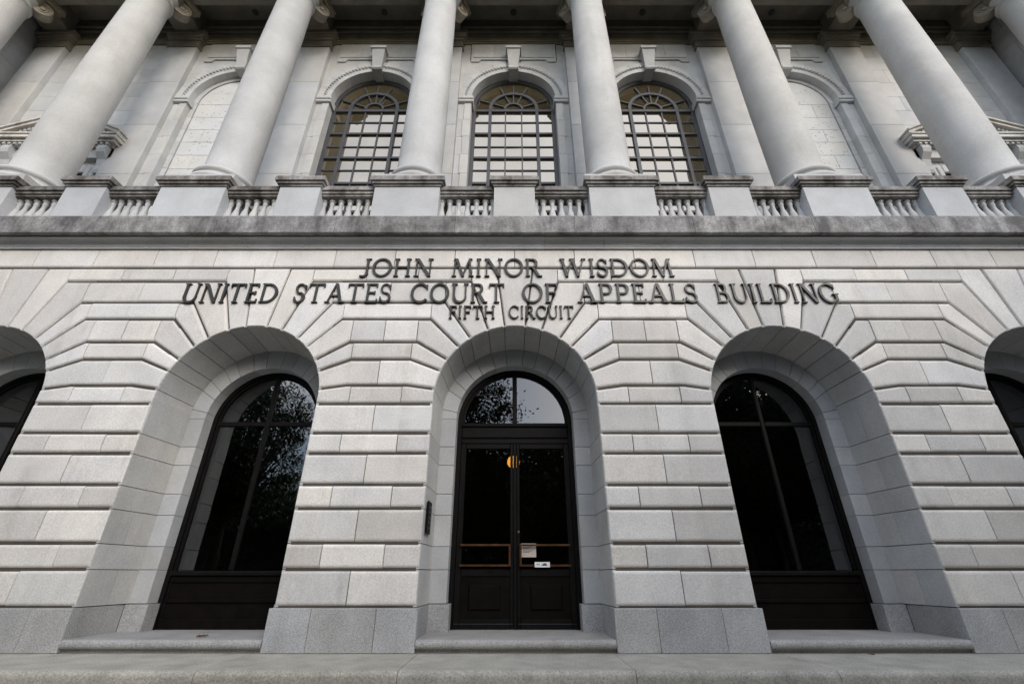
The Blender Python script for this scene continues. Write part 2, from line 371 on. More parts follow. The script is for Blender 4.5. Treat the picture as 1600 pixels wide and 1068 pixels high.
JA = [atan2(e[1] - ZC, e[0]) for e in JE] + [atan2(KE[1] - ZC, KE[0])]
ANG = [0.0] + JA; ANG = ANG + [pi - a for a in ANG[::-1]]
YR = 1.04; R1 = 1.50; RI = 1.175; YW = 1.34; ZI = 4.0
def set_bay(bi):
    global R1, RI
    R1, RI = (1.54, 1.235) if bi == 0 else (1.50, 1.175)
def rev_piece(cx, pts, y0, y1, parent, mat, g=0.005):
    """curved slab lining the reveal; pts: list of (ux, uz, zabs or None)"""
    v = []
    for (ux, uz, za) in pts:
        for y in (y0 + g, y1 - g):
            rr = R + 0.002 - (R - R1) * min(1, max(0, (y - 0.04) / (YR - 0.04)))
            for t in (0.0, 0.05):
                if za is None: v.append((cx + ux * (rr + t), y, ZC + uz * (rr + t)))
                else: v.append((cx + ux * (rr + t), y, za))
    n = len(pts); f = []
    for i in range(n - 1):
        a = i * 4; b = a + 4
        f += [(a, a + 2, b + 2, b), (a + 1, b + 1, b + 3, a + 3), (a, b, b + 1, a + 1), (a + 2, a + 3, b + 3, b + 2)]
    f += [(0, 1, 3, 2), ((n - 1) * 4, (n - 1) * 4 + 2, (n - 1) * 4 + 3, (n - 1) * 4 + 1)]
    return mk('reveal_stone', v, f, mat, parent)
def reveal(cx, parent):
    zs = ZJ[:-1] + [ZC]
    for sgn in (-1, 1):
        pg = 0.0
        # granite foot of the reveal
        s_ = MB(); a, b = sorted((cx + sgn * (R - 0.045), cx + sgn * (R + 0.05)))
        s_.box(a, b, 0.125, YR - 0.031, 0.004, 0.592); s_.obj('plinth_stone', 'granite', parent)
        for i in range(len(zs) - 1):
            g = 0.006; z0, z1 = zs[i] + g, zs[i + 1] - (g if i < len(zs) - 2 else 0)
            cuts = [0.02, 0.55 + random.uniform(-.05, .05), YR] if i % 2 == 0 else [0.02, YR]
            for y0, y1 in zip(cuts[:-1], cuts[1:]):
                rev_piece(cx, [(sgn, 0, z0), (sgn, 0, z1)], y0, y1, parent, 'reveal')
    for i in range(len(ANG) - 1):
        a0, a1 = ANG[i] + (0.004 if i else 0), ANG[i + 1] - (0.004 if i < len(ANG) - 2 else 0)
        pts = [(cos(a0 + (a1 - a0) * k / 5), sin(a0 + (a1 - a0) * k / 5), None) for k in range(6)]
        rev_piece(cx, pts, 0.02, YR, parent, 'reveal')
    # inner order: flat ring of jamb stones round the opening
    zs = ZJ[:-1] + [ZI]
    for sgn in (-1, 1):
        for i in range(len(zs) - 1):
            z0, z1 = zs[i], zs[i + 1]; a, b = sorted((cx + sgn * RI, cx + sgn * (R1 + 0.03)))
            ka, kb = ('a', 'v') if sgn < 0 else ('v', 'a')
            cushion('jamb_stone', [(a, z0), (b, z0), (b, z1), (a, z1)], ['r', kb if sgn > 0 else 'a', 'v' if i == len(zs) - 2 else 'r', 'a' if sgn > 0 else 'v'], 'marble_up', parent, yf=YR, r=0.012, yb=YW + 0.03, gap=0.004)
        a, b = sorted((cx + sgn * (RI - 0.06), cx + sgn * (R1 + 0.03)))
        cushion('plinth_stone', [(a, 0.17), (b, 0.17), (b, 0.592), (a, 0.592)], ['v', 'a', 'a', 'a'], 'granite', parent, yf=YR - 0.03, r=0.015, yb=YW + 0.03, gap=0.004)
    for i in range(len(ANG) - 1):
        a0, a1 = ANG[i], ANG[i + 1]; n = 4
        inn = [(cx + RI * cos(a0 + (a1 - a0) * k / n), ZI + RI * sin(a0 + (a1 - a0) * k / n)) for k in range(n + 1)]
        ro = R1 + 0.03
        oo = [(cx + ro * cos(t), ZI + (ZC - ZI) * min(1.0, 3 * sin(t)) + ro * sin(t)) for t in [a0 + (a1 - a0) * k / n for k in range(n + 1)]]
        poly = oo + inn[::-1]
        cushion('jamb_stone', poly, ['v'] * n + ['r'] + ['a'] * n + ['r'], 'marble_up', parent, yf=YR, r=0.012, yb=YW + 0.03, gap=0.004)

def wall_core(cx):
    """backing wall of a bay with its arched hole"""
    s_ = MB(); y0, y1 = 0.055, YW + 0.02; rh = R + 0.052
    ztop = 7.66
    for sgn in (-1, 1):
        a, b = sorted((cx + sgn * rh, cx + sgn * H2)); s_.box(a, b, y0, y1, 0.0, ZC)
    n = 40
    for k in range(n):
        t0 = pi * k / n; t1 = pi * (k + 1) / n
        p0 = (rh * cos(t0), ZC + rh * sin(t0)); p1 = (rh * cos(t1), ZC + rh * sin(t1))
        s_.prism([(cx + p1[0], p1[1]), (cx + p0[0], p0[1]), (cx + p0[0], ztop), (cx + p1[0], ztop)], y0, y1)
    for sgn in (-1, 1):
        a, b = sorted((cx + sgn * rh, cx + sgn * H2)); s_.box(a, b, y0, y1, ZC, ztop)
    return s_.obj('wall_bay', 'mortar', CH)

BAYS = [-2, -1, 0, 1, 2]
for bi in BAYS:
    cx = bi * PITCH
    set_bay(bi); core = wall_core(cx); arch_blocks(cx, core); reveal(cx, core)
    # bullnosed step under the opening
    sp = [(YW + 0.3, 0.002), (YW + 0.3, 0.178)]
    for k in range(9):
        a = pi * k / 8; sp.append((-0.02 - 0.062 * sin(a), 0.116 + 0.062 * cos(a)))
    sp += [(0.02, 0.052), (0.02, 0.002)]
    st = MB(); st.xsweep(sp[::-1], cx - R + 0.052, cx + R - 0.052); st.obj('door_step', 'step', CH)
for k in range(6):
    px = (k - 2.5) * PITCH
    s_ = MB(); s_.box(px - HW + 0.02, px + HW - 0.02, 0.03, 0.054, 0.0, 7.1)
    pier = s_.obj('pier', 'mortar', CH); pier_blocks(px, pier)
# top course
tcw = MB(); tcw.box(-13.5, 13.5, 0.03, 0.054, 7.1, 7.66); tcw = tcw.obj('top_course', 'mortar', CH)
xs = [-13.5 + 1.35 * k for k in range(21)]
for a, b in zip(xs[:-1], xs[1:]):
    cushion('stone_block', [(a, ZT0), (b, ZT0), (b, ZT1), (a, ZT1)], ['h', 'v', 'v', 'v'], 'marble', tcw, dy=random.uniform(-0.003, 0.003))
# plain outer bays
for sgn in (-1, 1):
    a, b = sorted((sgn * 13.5, sgn * 21.0)); s_ = MB(); s_.box(a, b, 0.01, 1.36, 0.0, 7.66); s_.obj('outer_wall', 'marble', CH)

# cornice: fillet and cove stones below, weathered fascia blocks above
corn = MB(); corn.box(-21, 21, 0.0, 2.9, 7.665, 8.38); corn = corn.obj('cornice', 'mortar', CH)
cove = [(0.02, 7.655), (-0.05, 7.655), (-0.05, 7.685)]
for k in range(7):
    a = pi / 2 * k / 6; cove.append((-0.06 - 0.14 * (1 - cos(a)), 7.70 + 0.13 * sin(a)))
cove += [(-0.225, 7.835), (-0.225, 7.885), (0.02, 7.885)]
xs = [-20.925 + 1.35 * k for k in range(32)]
for a, b in zip(xs[:-1], xs[1:]):
    s_ = MB(); s_.xsweep(cove[::-1], a + 0.003, b - 0.003); s_.obj('cove_stone', 'marble_up', corn)
fas = [(0.3, 7.89), (-0.25, 7.89), (-0.25, 7.865), (-0.33, 7.865), (-0.345, 7.88), (-0.345, 8.33), (-0.325, 8.37), (0.3, 8.40)]
xs = [-20.25 + 2.7 * k for k in range(16)]
for a, b in zip([-21.0] + xs + [], xs + [21.0]):
    if b - a < 0.1: continue
    s_ = MB(); s_.xsweep(fas[::-1], a + 0.004, b - 0.004); s_.obj('cornice_stone', 'weather', corn)

# ------------------------------------------------------------------ bronze windows and doors of the ground storey
def frame_arch(mb, cx, y0, y1, w, r=None):
    r = RI if r is None else r
    mb.arch_strip(cx, ZI, r - w, r + 0.01, y0, y1, 0, pi, 28)
    for sgn in (-1, 1):
        a, b = sorted((cx + sgn * (r - w), cx + sgn * (r + 0.01))); mb.box(a, b, y0, y1, 0.178, ZI)
def half_pane(cx, x0, x1, z0, r, y, zc=ZI, n=10):
    """pane from z0 up to an arch of radius r"""
    pts = [(x0, z0), (x1, z0)]
    for k in range(n + 1):
        x = x1 + (x0 - x1) * k / n; pts.append((x, zc + sqrt(max(0.0, r * r - (x - cx) ** 2))))
    q = []
    for p in pts:
        if not q or (abs(p[0] - q[-1][0]) + abs(p[1] - q[-1][1])) > 1e-3: q.append(p)
    s_ = MB(); s_.prism(q, y, y + 0.012); return s_
def side_window(cx):
    s_ = MB(); frame_arch(s_, cx, YW - 0.02, YW + 0.10, 0.085); fr = s_.obj('window', 'bronze', CH)
    s_ = MB(); frame_arch(s_, cx, YW + 0.02, YW + 0.09, 0.05, RI - 0.085); s_.obj('inner_frame', 'bronze', fr)
    s_ = MB(); s_.bbox(cx - 0.045, cx + 0.045, YW, YW + 0.08, 1.13, ZI + RI - 0.1, 0.015); s_.obj('mullion', 'bronze', fr)
    s_ = MB(); s_.bbox(cx - RI + 0.1, cx - 0.046, YW + 0.005, YW + 0.08, 3.93, 4.03, 0.015); s_.bbox(cx + 0.046, cx + RI - 0.1, YW + 0.005, YW + 0.08, 3.93, 4.03, 0.015); s_.obj('transom', 'bronze', fr)
    s_ = MB(); s_.bbox(cx - RI + 0.09, cx + RI - 0.09, YW - 0.05, YW + 0.10, 1.04, 1.125, 0.02); s_.obj('sill', 'bronze', fr)
    s_ = MB(); s_.box(cx - RI + 0.088, cx + RI - 0.088, YW + 0.03, YW + 0.09, 0.178, 1.04); lower = s_.obj('lower_panel', 'bronze_panel', fr)
    for z0, z1 in ((0.18, 0.34), (0.60, 0.66), (0.93, 1.035)):
        s_ = MB(); s_.bbox(cx - RI + 0.09, cx + RI - 0.09, YW + 0.0, YW + 0.031, z0, z1, 0.01); s_.obj('panel_rail', 'bronze_panel', fr)
    for sgn in (-1, 1):
        a, b = sorted((cx + sgn * 0.04, cx + sgn * (RI - 0.12)))
        s_ = MB(); s_.box(a, b, YW + 0.05, YW + 0.062, 1.12, 3.95); s_.obj('pane', 'glass', fr)
        half_pane(cx, a, b, 4.0, RI - 0.11, YW + 0.05).obj('pane', 'glass', fr)
for bi in (-2, -1, 1, 2): set_bay(bi); side_window(bi * PITCH)
# entrance
set_bay(0)
s_ = MB(); frame_arch(s_, 0, YW - 0.02, YW + 0.12, 0.09); ent = s_.obj('entrance_frame', 'bronze', CH)
s_ = MB(); frame_arch(s_, 0, YW + 0.03, YW + 0.10, 0.05, RI - 0.09); s_.obj('inner_frame', 'bronze', ent)
s_ = MB(); s_.bbox(-RI + 0.09, RI - 0.09, YW - 0.03, YW + 0.12, 3.66, 3.90, 0.02); s_.obj('transom', 'bronze', ent)
s_ = MB(); s_.bbox(-RI + 0.085, RI - 0.085, YW - 0.06, YW + 0.10, 3.90, 3.985, 0.02); s_.obj('transom_moulding', 'bronze', ent)
s_ = MB(); s_.bbox(-RI + 0.09, RI - 0.09, YW + 0.0, YW + 0.10, 3.55, 3.66, 0.012); s_.obj('door_head', 'bronze', ent)
s_ = MB(); s_.bbox(-0.05, 0.05, YW, YW + 0.09, 3.985, ZI + RI - 0.11, 0.015); s_.obj('mullion', 'bronze', ent)
for a, b in ((-RI + 0.12, -0.045), (0.045, RI - 0.12)): half_pane(0, a, b, 3.98, RI - 0.12, YW + 0.055).obj('pane', 'glass', ent)
s_ = MB(); s_.bbox(-0.035, 0.035, YW - 0.015, YW + 0.03, 0.185, 3.548, 0.012); s_.obj('astragal', 'bronze', ent)
for sgn in (-1, 1):
    def X(a, b): return sorted((sgn * a, sgn * b))
    s_ = MB()
    a, b = X(0.036, 0.095); s_.bbox(a, b, YW + 0.0, YW + 0.06, 0.19, 3.545, 0.01)
    a, b = X(1.03, 1.142); s_.bbox(a, b, YW + 0.0, YW + 0.06, 0.19, 3.545, 0.01)
    a, b = X(0.096, 1.029); s_.bbox(a, b, YW + 0.003, YW + 0.058, 3.44, 3.544, 0.01); s_.bbox(a, b, YW + 0.003, YW + 0.058, 1.03, 1.15, 0.01); s_.bbox(a, b, YW + 0.003, YW + 0.058, 0.19, 0.34, 0.01)
    leaf = s_.obj('door_leaf', 'bronze', CH)
    a, b = X(0.09, 1.035); s_ = MB(); s_.box(a, b, YW + 0.03, YW + 0.042, 1.14, 3.45); s_.obj('pane', 'glass', leaf)
    s_ = MB(); s_.box(a, b, YW + 0.025, YW + 0.05, 0.335, 1.035); s_.obj('panel', 'bronze_panel', leaf)
    a, b = X(0.27, 0.88); s_ = MB(); s_.bbox(a, b, YW - 0.002, YW + 0.026, 0.47, 0.90, 0.03); s_.obj('raised_panel', 'bronze_panel', leaf)
    for z in (1.215, 1.57):
        a, b = X(0.09, 1.06); s_ = MB(); s_.bbox(a, b, YW - 0.055, YW - 0.035, z - 0.018, z + 0.018, 0.005)
        for xx in (0.102, 1.045): c, d = X(xx - 0.012, xx + 0.012); s_.box(c, d, YW - 0.036, YW + 0.0, z - 0.01, z + 0.01)
        s_.obj('push_bar', 'brass', leaf)
    a, b = X(0.085, 0.125); s_ = MB(); s_.bbox(a, b, YW - 0.085, YW - 0.055, 1.20, 1.585, 0.006)
    for z in (1.215, 1.57): c, d = X(0.0885, 0.1115); s_.box(c, d, YW - 0.056, YW, z - 0.014, z + 0.014)
    s_.obj('pull_handle', 'brass', leaf)
    a, b = X(0.05, 1.11); s_ = MB(); s_.box(a, b, YW - 0.012, YW - 0.0005, 0.262, 0.272); s_.obj('kick_strip', 'iron', leaf)
    if sgn > 0:
        s_ = MB(); s_.lathe([(0.026, 0), (0.026, 0.012), (0.012, 0.016)], 14); k_ = s_.obj('lock', 'brass', leaf); k_.location = (0.066, YW - 0.001, 1.80); k_.rotation_euler = (pi / 2, 0, 0)

# ------------------------------------------------------------------ lobby behind the glass
s_ = MB()
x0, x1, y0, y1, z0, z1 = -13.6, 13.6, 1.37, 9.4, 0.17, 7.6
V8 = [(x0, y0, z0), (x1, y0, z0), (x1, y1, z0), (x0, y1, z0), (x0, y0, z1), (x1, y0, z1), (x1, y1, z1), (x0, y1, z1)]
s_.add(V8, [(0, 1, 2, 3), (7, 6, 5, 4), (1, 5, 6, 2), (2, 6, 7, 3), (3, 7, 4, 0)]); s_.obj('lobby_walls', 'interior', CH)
s_ = MB(); s_.box(-0.95, -0.10, 8.2, 8.5, 3.02, 3.09); s_.box(-0.95, -0.90, 8.2, 8.5, 0.17, 3.02); s_.box(-0.15, -0.10, 8.2, 8.5, 0.17, 3.02); s_.obj('lobby_door_surround', 'wood', CH)

# ------------------------------------------------------------------ terrace with balustrade
YP = 0.17
ped0 = None
def cap_box(mb, x0, x1, y0, y1, z0):
    for d, a, b in ((0.03, 0.0, 0.06), (0.075, 0.06, 0.13), (0.12, 0.13, 0.24), (0.10, 0.24, 0.285)):
        mb.box(x0 - d, x1 + d, y0 - d, y1 + d * 0.5, z0 + a, z0 + b)
for k in range(8):
    px = (k - 3.5) * PITCH
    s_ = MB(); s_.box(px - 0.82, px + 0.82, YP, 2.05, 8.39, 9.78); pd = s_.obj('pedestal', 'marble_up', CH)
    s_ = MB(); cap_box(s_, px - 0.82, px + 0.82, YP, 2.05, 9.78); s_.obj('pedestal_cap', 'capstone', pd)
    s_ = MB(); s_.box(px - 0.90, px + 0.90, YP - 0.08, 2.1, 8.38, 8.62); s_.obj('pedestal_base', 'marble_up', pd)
prof = [(0.085, 0), (0.085, 0.08), (0.06, 0.095), (0.055, 0.12), (0.085, 0.17), (0.10, 0.26), (0.085, 0.38), (0.055, 0.50), (0.045, 0.58), (0.05, 0.66), (0.065, 0.70), (0.05, 0.73), (0.06, 0.76), (0.085, 0.775), (0.085, 0.835)]
bal0 = None
for k in range(7):
    cx = (k - 3) * PITCH
    s_ = MB(); s_.box(cx - 0.51, cx + 0.51, YP, 0.78, 8.39, 9.78); pd = s_.obj('pedestal', 'marble_up', CH)
    s_ = MB(); cap_box(s_, cx - 0.51, cx + 0.51, YP, 0.78, 9.78); s_.obj('pedestal_cap', 'capstone', pd)
    s_ = MB(); s_.box(cx - 0.58, cx + 0.58, YP - 0.08, 0.85, 8.38, 8.62); s_.obj('pedestal_base', 'marble_up', pd)
    for sgn in (-1, 1):
        a, b = sorted((cx + sgn * 0.515, cx + sgn * (H2 - 0.825)))
        s_ = MB()
        for d, z0, z1 in ((0.0, 9.61, 9.67), (0.04, 9.67, 9.75), (0.085, 9.75, 9.86), (0.06, 9.86, 9.90)): s_.box(a, b, 0.32 - d, 0.66 + d, z0, z1)
        rail = s_.obj('balustrade_rail', 'capstone', CH)
        s_ = MB(); s_.box(a, b, 0.30, 0.68, 8.38, 8.775); s_.obj('bottom_rail', 'marble_up', rail)
        n = 6; sp_ = (b - a) / n
        for j in range(n + 1):
            x = a + sp_ * j
            if j in (0, n): x += (0.03 if j == 0 else -0.03)
            if bal0 is None:
                s_ = MB(); s_.lathe(prof, 12); bal0 = s_.obj('baluster', 'marble_up', rail, True); bal0.location = (x, 0.49, 8.775)
            else: dup(bal0, rail, (x, 0.49, 8.775))

# ------------------------------------------------------------------ columns
YC = 1.10
def shaft_profile():
    p = []
    for k in range(15):
        t = k / 14; r = 0.622 - 0.062 * max(0, (t - 0.25) / 0.75) ** 1.5; p.append((r, 10.86 + (20.12 - 10.86) * t))
    p = [(0.68, 10.78), (0.68, 10.82), (0.64, 10.84)] + p
    p += [(0.575, 20.15), (0.615, 20.17), (0.63, 20.21), (0.615, 20.25), (0.58, 20.27), (0.60, 20.36), (0.68, 20.48), (0.70, 20.56)]
    return p
base_prof = [(0.82, 10.27), (0.86, 10.29), (0.885, 10.36), (0.86, 10.44), (0.80, 10.46), (0.78, 10.48), (0.745, 10.52), (0.735, 10.56), (0.75, 10.60), (0.77, 10.61), (0.80, 10.64), (0.81, 10.69), (0.79, 10.74), (0.74, 10.765), (0.69, 10.78)]
def volute_mesh(mb):
    # scroll disc: axis along y, stepped spiral rings on both cheeks
    rr = 0.30; n = 22
    for side in (-1, 1):
        for r0, r1, d in ((0.0, 0.07, 0.20), (0.07, 0.12, 0.145), (0.12, 0.16, 0.18), (0.16, 0.20, 0.145), (0.20, 0.245, 0.185), (0.245, 0.265, 0.15), (0.265, 0.30, 0.19)):
            for k in range(n):
                t0 = 2 * pi * k / n; t1 = 2 * pi * (k + 1) / n
                q = [(r0 * cos(t0), r0 * sin(t0)), (r1 * cos(t0), r1 * sin(t0)), (r1 * cos(t1), r1 * sin(t1)), (r0 * cos(t1), r0 * sin(t1))]
                y = side * d
                f = [(0, 1, 2, 3), (4, 7, 6, 5), (1, 5, 6, 2), (0, 3, 7, 4)]
                mb.add([(x, y, z) for x, z in q] + [(x, 0, z) for x, z in q], f)
first = None
for k in range(8):
    px = (k - 3.5) * PITCH
    if first is None:
        s_ = MB(); s_.lathe(shaft_profile(), 56); shaft = s_.obj('column', 'shaft', CH, True)
        s_ = MB(); s_.lathe(base_prof, 56, 0, 0, 0, False); bs = s_.obj('base', 'weather' if False else 'shaft', shaft, True)
        s_ = MB(); s_.box(-0.89, 0.89, -0.89, 0.89, 10.068, 10.275); pl = s_.obj('base_plinth', 'shaft', shaft)
        s_ = MB()
        # abacus with concave sides and cut corners
        poly = []
        for q in range(4):
            for t in (-1, -0.6, -0.2, 0.2, 0.6, 1):
                a = q * pi / 2; rr = 0.80 + 0.20 * abs(t) ** 2; u = t * 0.86
                poly.append((rr * cos(a) - u * sin(a), rr * sin(a) + u * cos(a)))
        n = len(poly)
        for z0, z1, sc in ((20.86, 20.98, 0.94), (20.98, 21.09, 1.0)):
            s_.add([(x * sc, y * sc, z0) for x, y in poly] + [(x * sc, y * sc, z1) for x, y in poly], [tuple(range(n - 1, -1, -1)), tuple(range(n, 2 * n))] + [(i, (i + 1) % n, n + (i + 1) % n, n + i) for i in range(n)])
        s_.lathe([(0.66, 20.50), (0.70, 20.56), (0.76, 20.66), (0.78, 20.86)], 32)
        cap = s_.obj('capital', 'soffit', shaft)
        vols = []
        for q in range(4):
            s_ = MB(); volute_mesh(s_); vo = s_.obj('volute', 'capital_brown', shaft) if q == 0 else dup(vols[0], shaft)
            a = pi / 4 + q * pi / 2; vo.location = (0.80 * cos(a), 0.80 * sin(a), 20.54); vo.rotation_euler = (0, 0, a); vols.append(vo)
        shaft.location = (px, YC, 0); first = shaft; kids = [bs, pl, cap] + vols
    else:
        c = dup(first, CH, (px, YC, 0))
        for kd in kids: dup(kd, c)

# ------------------------------------------------------------------ portico back wall
YB = 3.0; ZS = 17.28; WR = 1.60
ZA, ZTOP = 8.38, 22.3
def pil_edge(): return H2 - 0.60
bw = MB(); PE = H2 - 0.60
# pilasters behind the columns
for k in range(8):
    px = (k - 3.5) * PITCH
    zz = [8.38, 10.6, 13.1, 15.55, 18.0, 20.22]
    s_ = MB(); s_.box(px - 0.58, px + 0.58, YB - 0.17, YB + 0.5, 8.38, 20.3); pil = s_.obj('pilaster', 'mortar', CH)
    for a, b in zip(zz[:-1], zz[1:]):
        s_ = MB(); s_.bbox(px - 0.60, px + 0.60, YB - 0.20, YB + 0.2, a + 0.003, b - 0.003, 0.008); s_.obj('pilaster_stone', 'marble_up', pil)
    s_ = MB()
    for d, z0, z1 in ((0.05, 20.23, 20.32), (0.02, 20.32, 20.62), (0.08, 20.62, 20.74), (0.14, 20.74, 20.90), (0.20, 20.90, 21.08)):
        s_.box(px - 0.60 - d, px + 0.60 + d, YB - 0.20 - d, YB + 0.3, z0, z1)
    s_.obj('pilaster_capital', 'soffit', pil)

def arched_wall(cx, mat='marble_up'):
    """wall of one upper bay: core with an arched recess"""
    s_ = MB(); y0, y1 = YB + 0.03, YB + 1.2
    for sgn in (-1, 1):
        a, b = sorted((cx + sgn * (WR + 0.02), cx + sgn * (PE + 0.05))); s_.box(a, b, y0, y1, 8.38, ZS)
    n = 32; rh = WR + 0.02
    for k in range(n):
        t0 = pi * k / n; t1 = pi * (k + 1) / n
        s_.prism([(cx + rh * cos(t1), ZS + rh * sin(t1)), (cx + rh * cos(t0), ZS + rh * sin(t0)), (cx + rh * cos(t0), ZTOP), (cx + rh * cos(t1), ZTOP)], y0, y1)
    for sgn in (-1, 1):
        a, b = sorted((cx + sgn * rh, cx + sgn * (PE + 0.05))); s_.box(a, b, y0, y1, ZS, ZTOP)
    core = s_.obj('upper_wall_bay', 'mortar', CH)
    # jamb stones
    zz = [8.38, 9.4, 10.45, 11.5, 12.4, 13.3, 14.25, 15.15, 16.05, 16.98]
    for sgn in (-1, 1):
        for i, (z0, z1) in enumerate(zip(zz[:-1], zz[1:])):
            a, b = sorted((cx + sgn * WR, cx + sgn * (PE - 0.004)))
            m_ = cx + sgn * (1.9 if i % 2 else 1.86)
            for p, q in ((a, m_), (m_, b)) if True else ():
                s_ = MB(); s_.bbox(p + 0.002, q - 0.002, YB - (0.03 if (p == a) == (sgn > 0) else 0.0), YB + 0.44, z0 + 0.003, z1 - 0.003, 0.006); s_.obj('jamb_stone', mat, core)
        a, b = sorted((cx + sgn * (WR - 0.07), cx + sgn * (PE - 0.003)))
        s_ = MB(); s_.bbox(a, b, YB - 0.11, YB + 0.40, 16.985, 17.10, 0.02); s_.bbox(a + 0.0, b, YB - 0.15, YB + 0.40, 17.10, 17.27, 0.03); s_.obj('impost', 'marble_up', core)
    # archivolt stones with bead course
    na = 11
    for k in range(na):
        a0 = pi * k / na; a1 = pi * (k + 1) / na; n = 5
        def ring(r0, r1): 
            o_ = [(cx + r1 * cos(a0 + (a1 - a0) * j / n), ZS + r1 * sin(a0 + (a1 - a0) * j / n)) for j in range(n + 1)]
            i_ = [(cx + r0 * cos(a0 + (a1 - a0) * j / n), ZS + r0 * sin(a0 + (a1 - a0) * j / n)) for j in range(n + 1)]
            return o_ + i_[::-1]
        kd = ['v'] * n + ['v'] + ['a'] * n + ['v']
        v = cushion('archivolt_stone', ring(WR, 1.86), kd, mat, core, yf=YB - 0.05, r=0.02, yb=YB + 0.44, gap=0.006)
        cushion('archivolt_stone', ring(1.86, PE - 0.005), kd, mat, core, yf=YB - 0.10, r=0.05, yb=YB + 0.05, gap=0.006)
    # beads of the egg-and-dart course
    nb = 44
    s_ = MB()
    for k in range(nb):
        a = pi * (k + 0.5) / nb
        if abs(a - pi / 2) < 0.15: continue
        c = (cx + 1.835 * cos(a), ZS + 1.835 * sin(a)); d = 0.052
        s_.add([(c[0] - d, YB - 0.055, c[1] - d), (c[0] + d, YB - 0.055, c[1] - d), (c[0] + d, YB - 0.055, c[1] + d), (c[0] - d, YB - 0.055, c[1] + d),
                (c[0] - d * .5, YB - 0.11, c[1] - d * .5), (c[0] + d * .5, YB - 0.11, c[1] - d * .5), (c[0] + d * .5, YB - 0.11, c[1] + d * .5), (c[0] - d * .5, YB - 0.11, c[1] + d * .5)],
               [(4, 5, 6, 7), (0, 1, 5, 4), (1, 2, 6, 5), (2, 3, 7, 6), (3, 0, 4, 7)])
    o = s_.obj('bead_course', mat, core); o['kind'] = 'stuff'
    # spandrels above the arch
    ro = PE - 0.002; zt = 19.62
    for sgn in (-1, 1):
        rows = [(ZS + 0.0, 18.05), (18.05, 18.85), (18.85, zt)]
        for z0, z1 in rows:
            def xa(z): return sqrt(max(0.0, ro * ro - (z - ZS) ** 2)) if z - ZS < ro else 0.0
            n = 5; pts = []
            zs_ = [z0 + (z1 - z0) * j / n for j in range(n + 1)]
            inner = [(max(xa(z), 0.30), z) for z in zs_]
            outer = [(PE - 0.001, z0), (PE - 0.001, z1)]
            if inner[0][0] > PE - 0.03: inner[0] = (PE - 0.03, z0)
            poly = [(inner[0][0], z0), outer[0], outer[1]] + [p for p in inner[::-1][:-1]]
            if sgn < 0: poly = [(-x, z) for x, z in poly][::-1]
            s_ = MB(); s_.prism([(cx + x, z + (0.002 if i == 0 else 0)) for i, (x, z) in enumerate(poly)], YB, YB + 0.05); s_.obj('spandrel_stone', mat, core)
    # frieze panel with eared lower edge
    s_ = MB(); s_.bbox(cx - PE + 0.004, cx - 1.76, YB, YB + 0.1, zt + 0.004, 20.7, 0.004); s_.obj('frieze_stone', mat, core)
    s_ = MB(); s_.bbox(cx + 1.76, cx + PE - 0.004, YB, YB + 0.1, zt + 0.004, 20.7, 0.004); s_.obj('frieze_stone', mat, core)
    pp = [(-1.72, zt - 0.12), (-1.40, zt - 0.12), (-1.30, zt + 0.02), (1.30, zt + 0.02), (1.40, zt - 0.12), (1.72, zt - 0.12), (1.72, 20.66), (-1.72, 20.66)]
    s_ = MB(); s_.prism([(cx + x, z) for x, z in pp], YB - 0.055, YB + 0.04); pn = s_.obj('frieze_panel', mat, core)
    for a, b in ((-1.63, -0.8), (-0.8, 0.0), (0.0, 0.8), (0.8, 1.63)):
        s_ = MB(); s_.bbox(cx + a + 0.003, cx + b - 0.003, YB - 0.085, YB - 0.054, zt + 0.13, 20.58, 0.005); s_.obj('frieze_stone', mat, core)
    # keystone with scroll
    s_ = MB(); s_.add([(cx - 0.17, YB - 0.16, 18.80), (cx + 0.17, YB - 0.16, 18.80), (cx + 0.17, YB + 0.44, 18.80), (cx - 0.17, YB + 0.44, 18.80),
                       (cx - 0.26, YB - 0.40, 19.78), (cx + 0.26, YB - 0.40, 19.78), (cx + 0.26, YB + 0.1, 19.78), (cx - 0.26, YB + 0.1, 19.78)],
                      [(0, 3, 2, 1), (4, 5, 6, 7), (0, 1, 5, 4), (1, 2, 6, 5), (2, 3, 7, 6), (3, 0, 4, 7)])
    s_.box(cx - 0.31, cx + 0.31, YB - 0.45, YB + 0.05, 19.785, 19.93)
    for q in range(10):
        t0 = 2 * pi * q / 10; t1 = 2 * pi * (q + 1) / 10
        s_.add([(cx - 0.2, YB - 0.17 + 0.09 * cos(t0), 18.88 + 0.09 * sin(t0)), (cx + 0.2, YB - 0.17 + 0.09 * cos(t0), 18.88 + 0.09 * sin(t0)), (cx + 0.2, YB - 0.17 + 0.09 * cos(t1), 18.88 + 0.09 * sin(t1)), (cx - 0.2, YB - 0.17 + 0.09 * cos(t1), 18.88 + 0.09 * sin(t1)), (cx - 0.2, YB - 0.17, 18.88), (cx + 0.2, YB - 0.17, 18.88)], [(0, 1, 2, 3), (0, 3, 4), (1, 5, 2)])
    s_.obj('keystone', 'capstone' if False else mat, core)
    return core

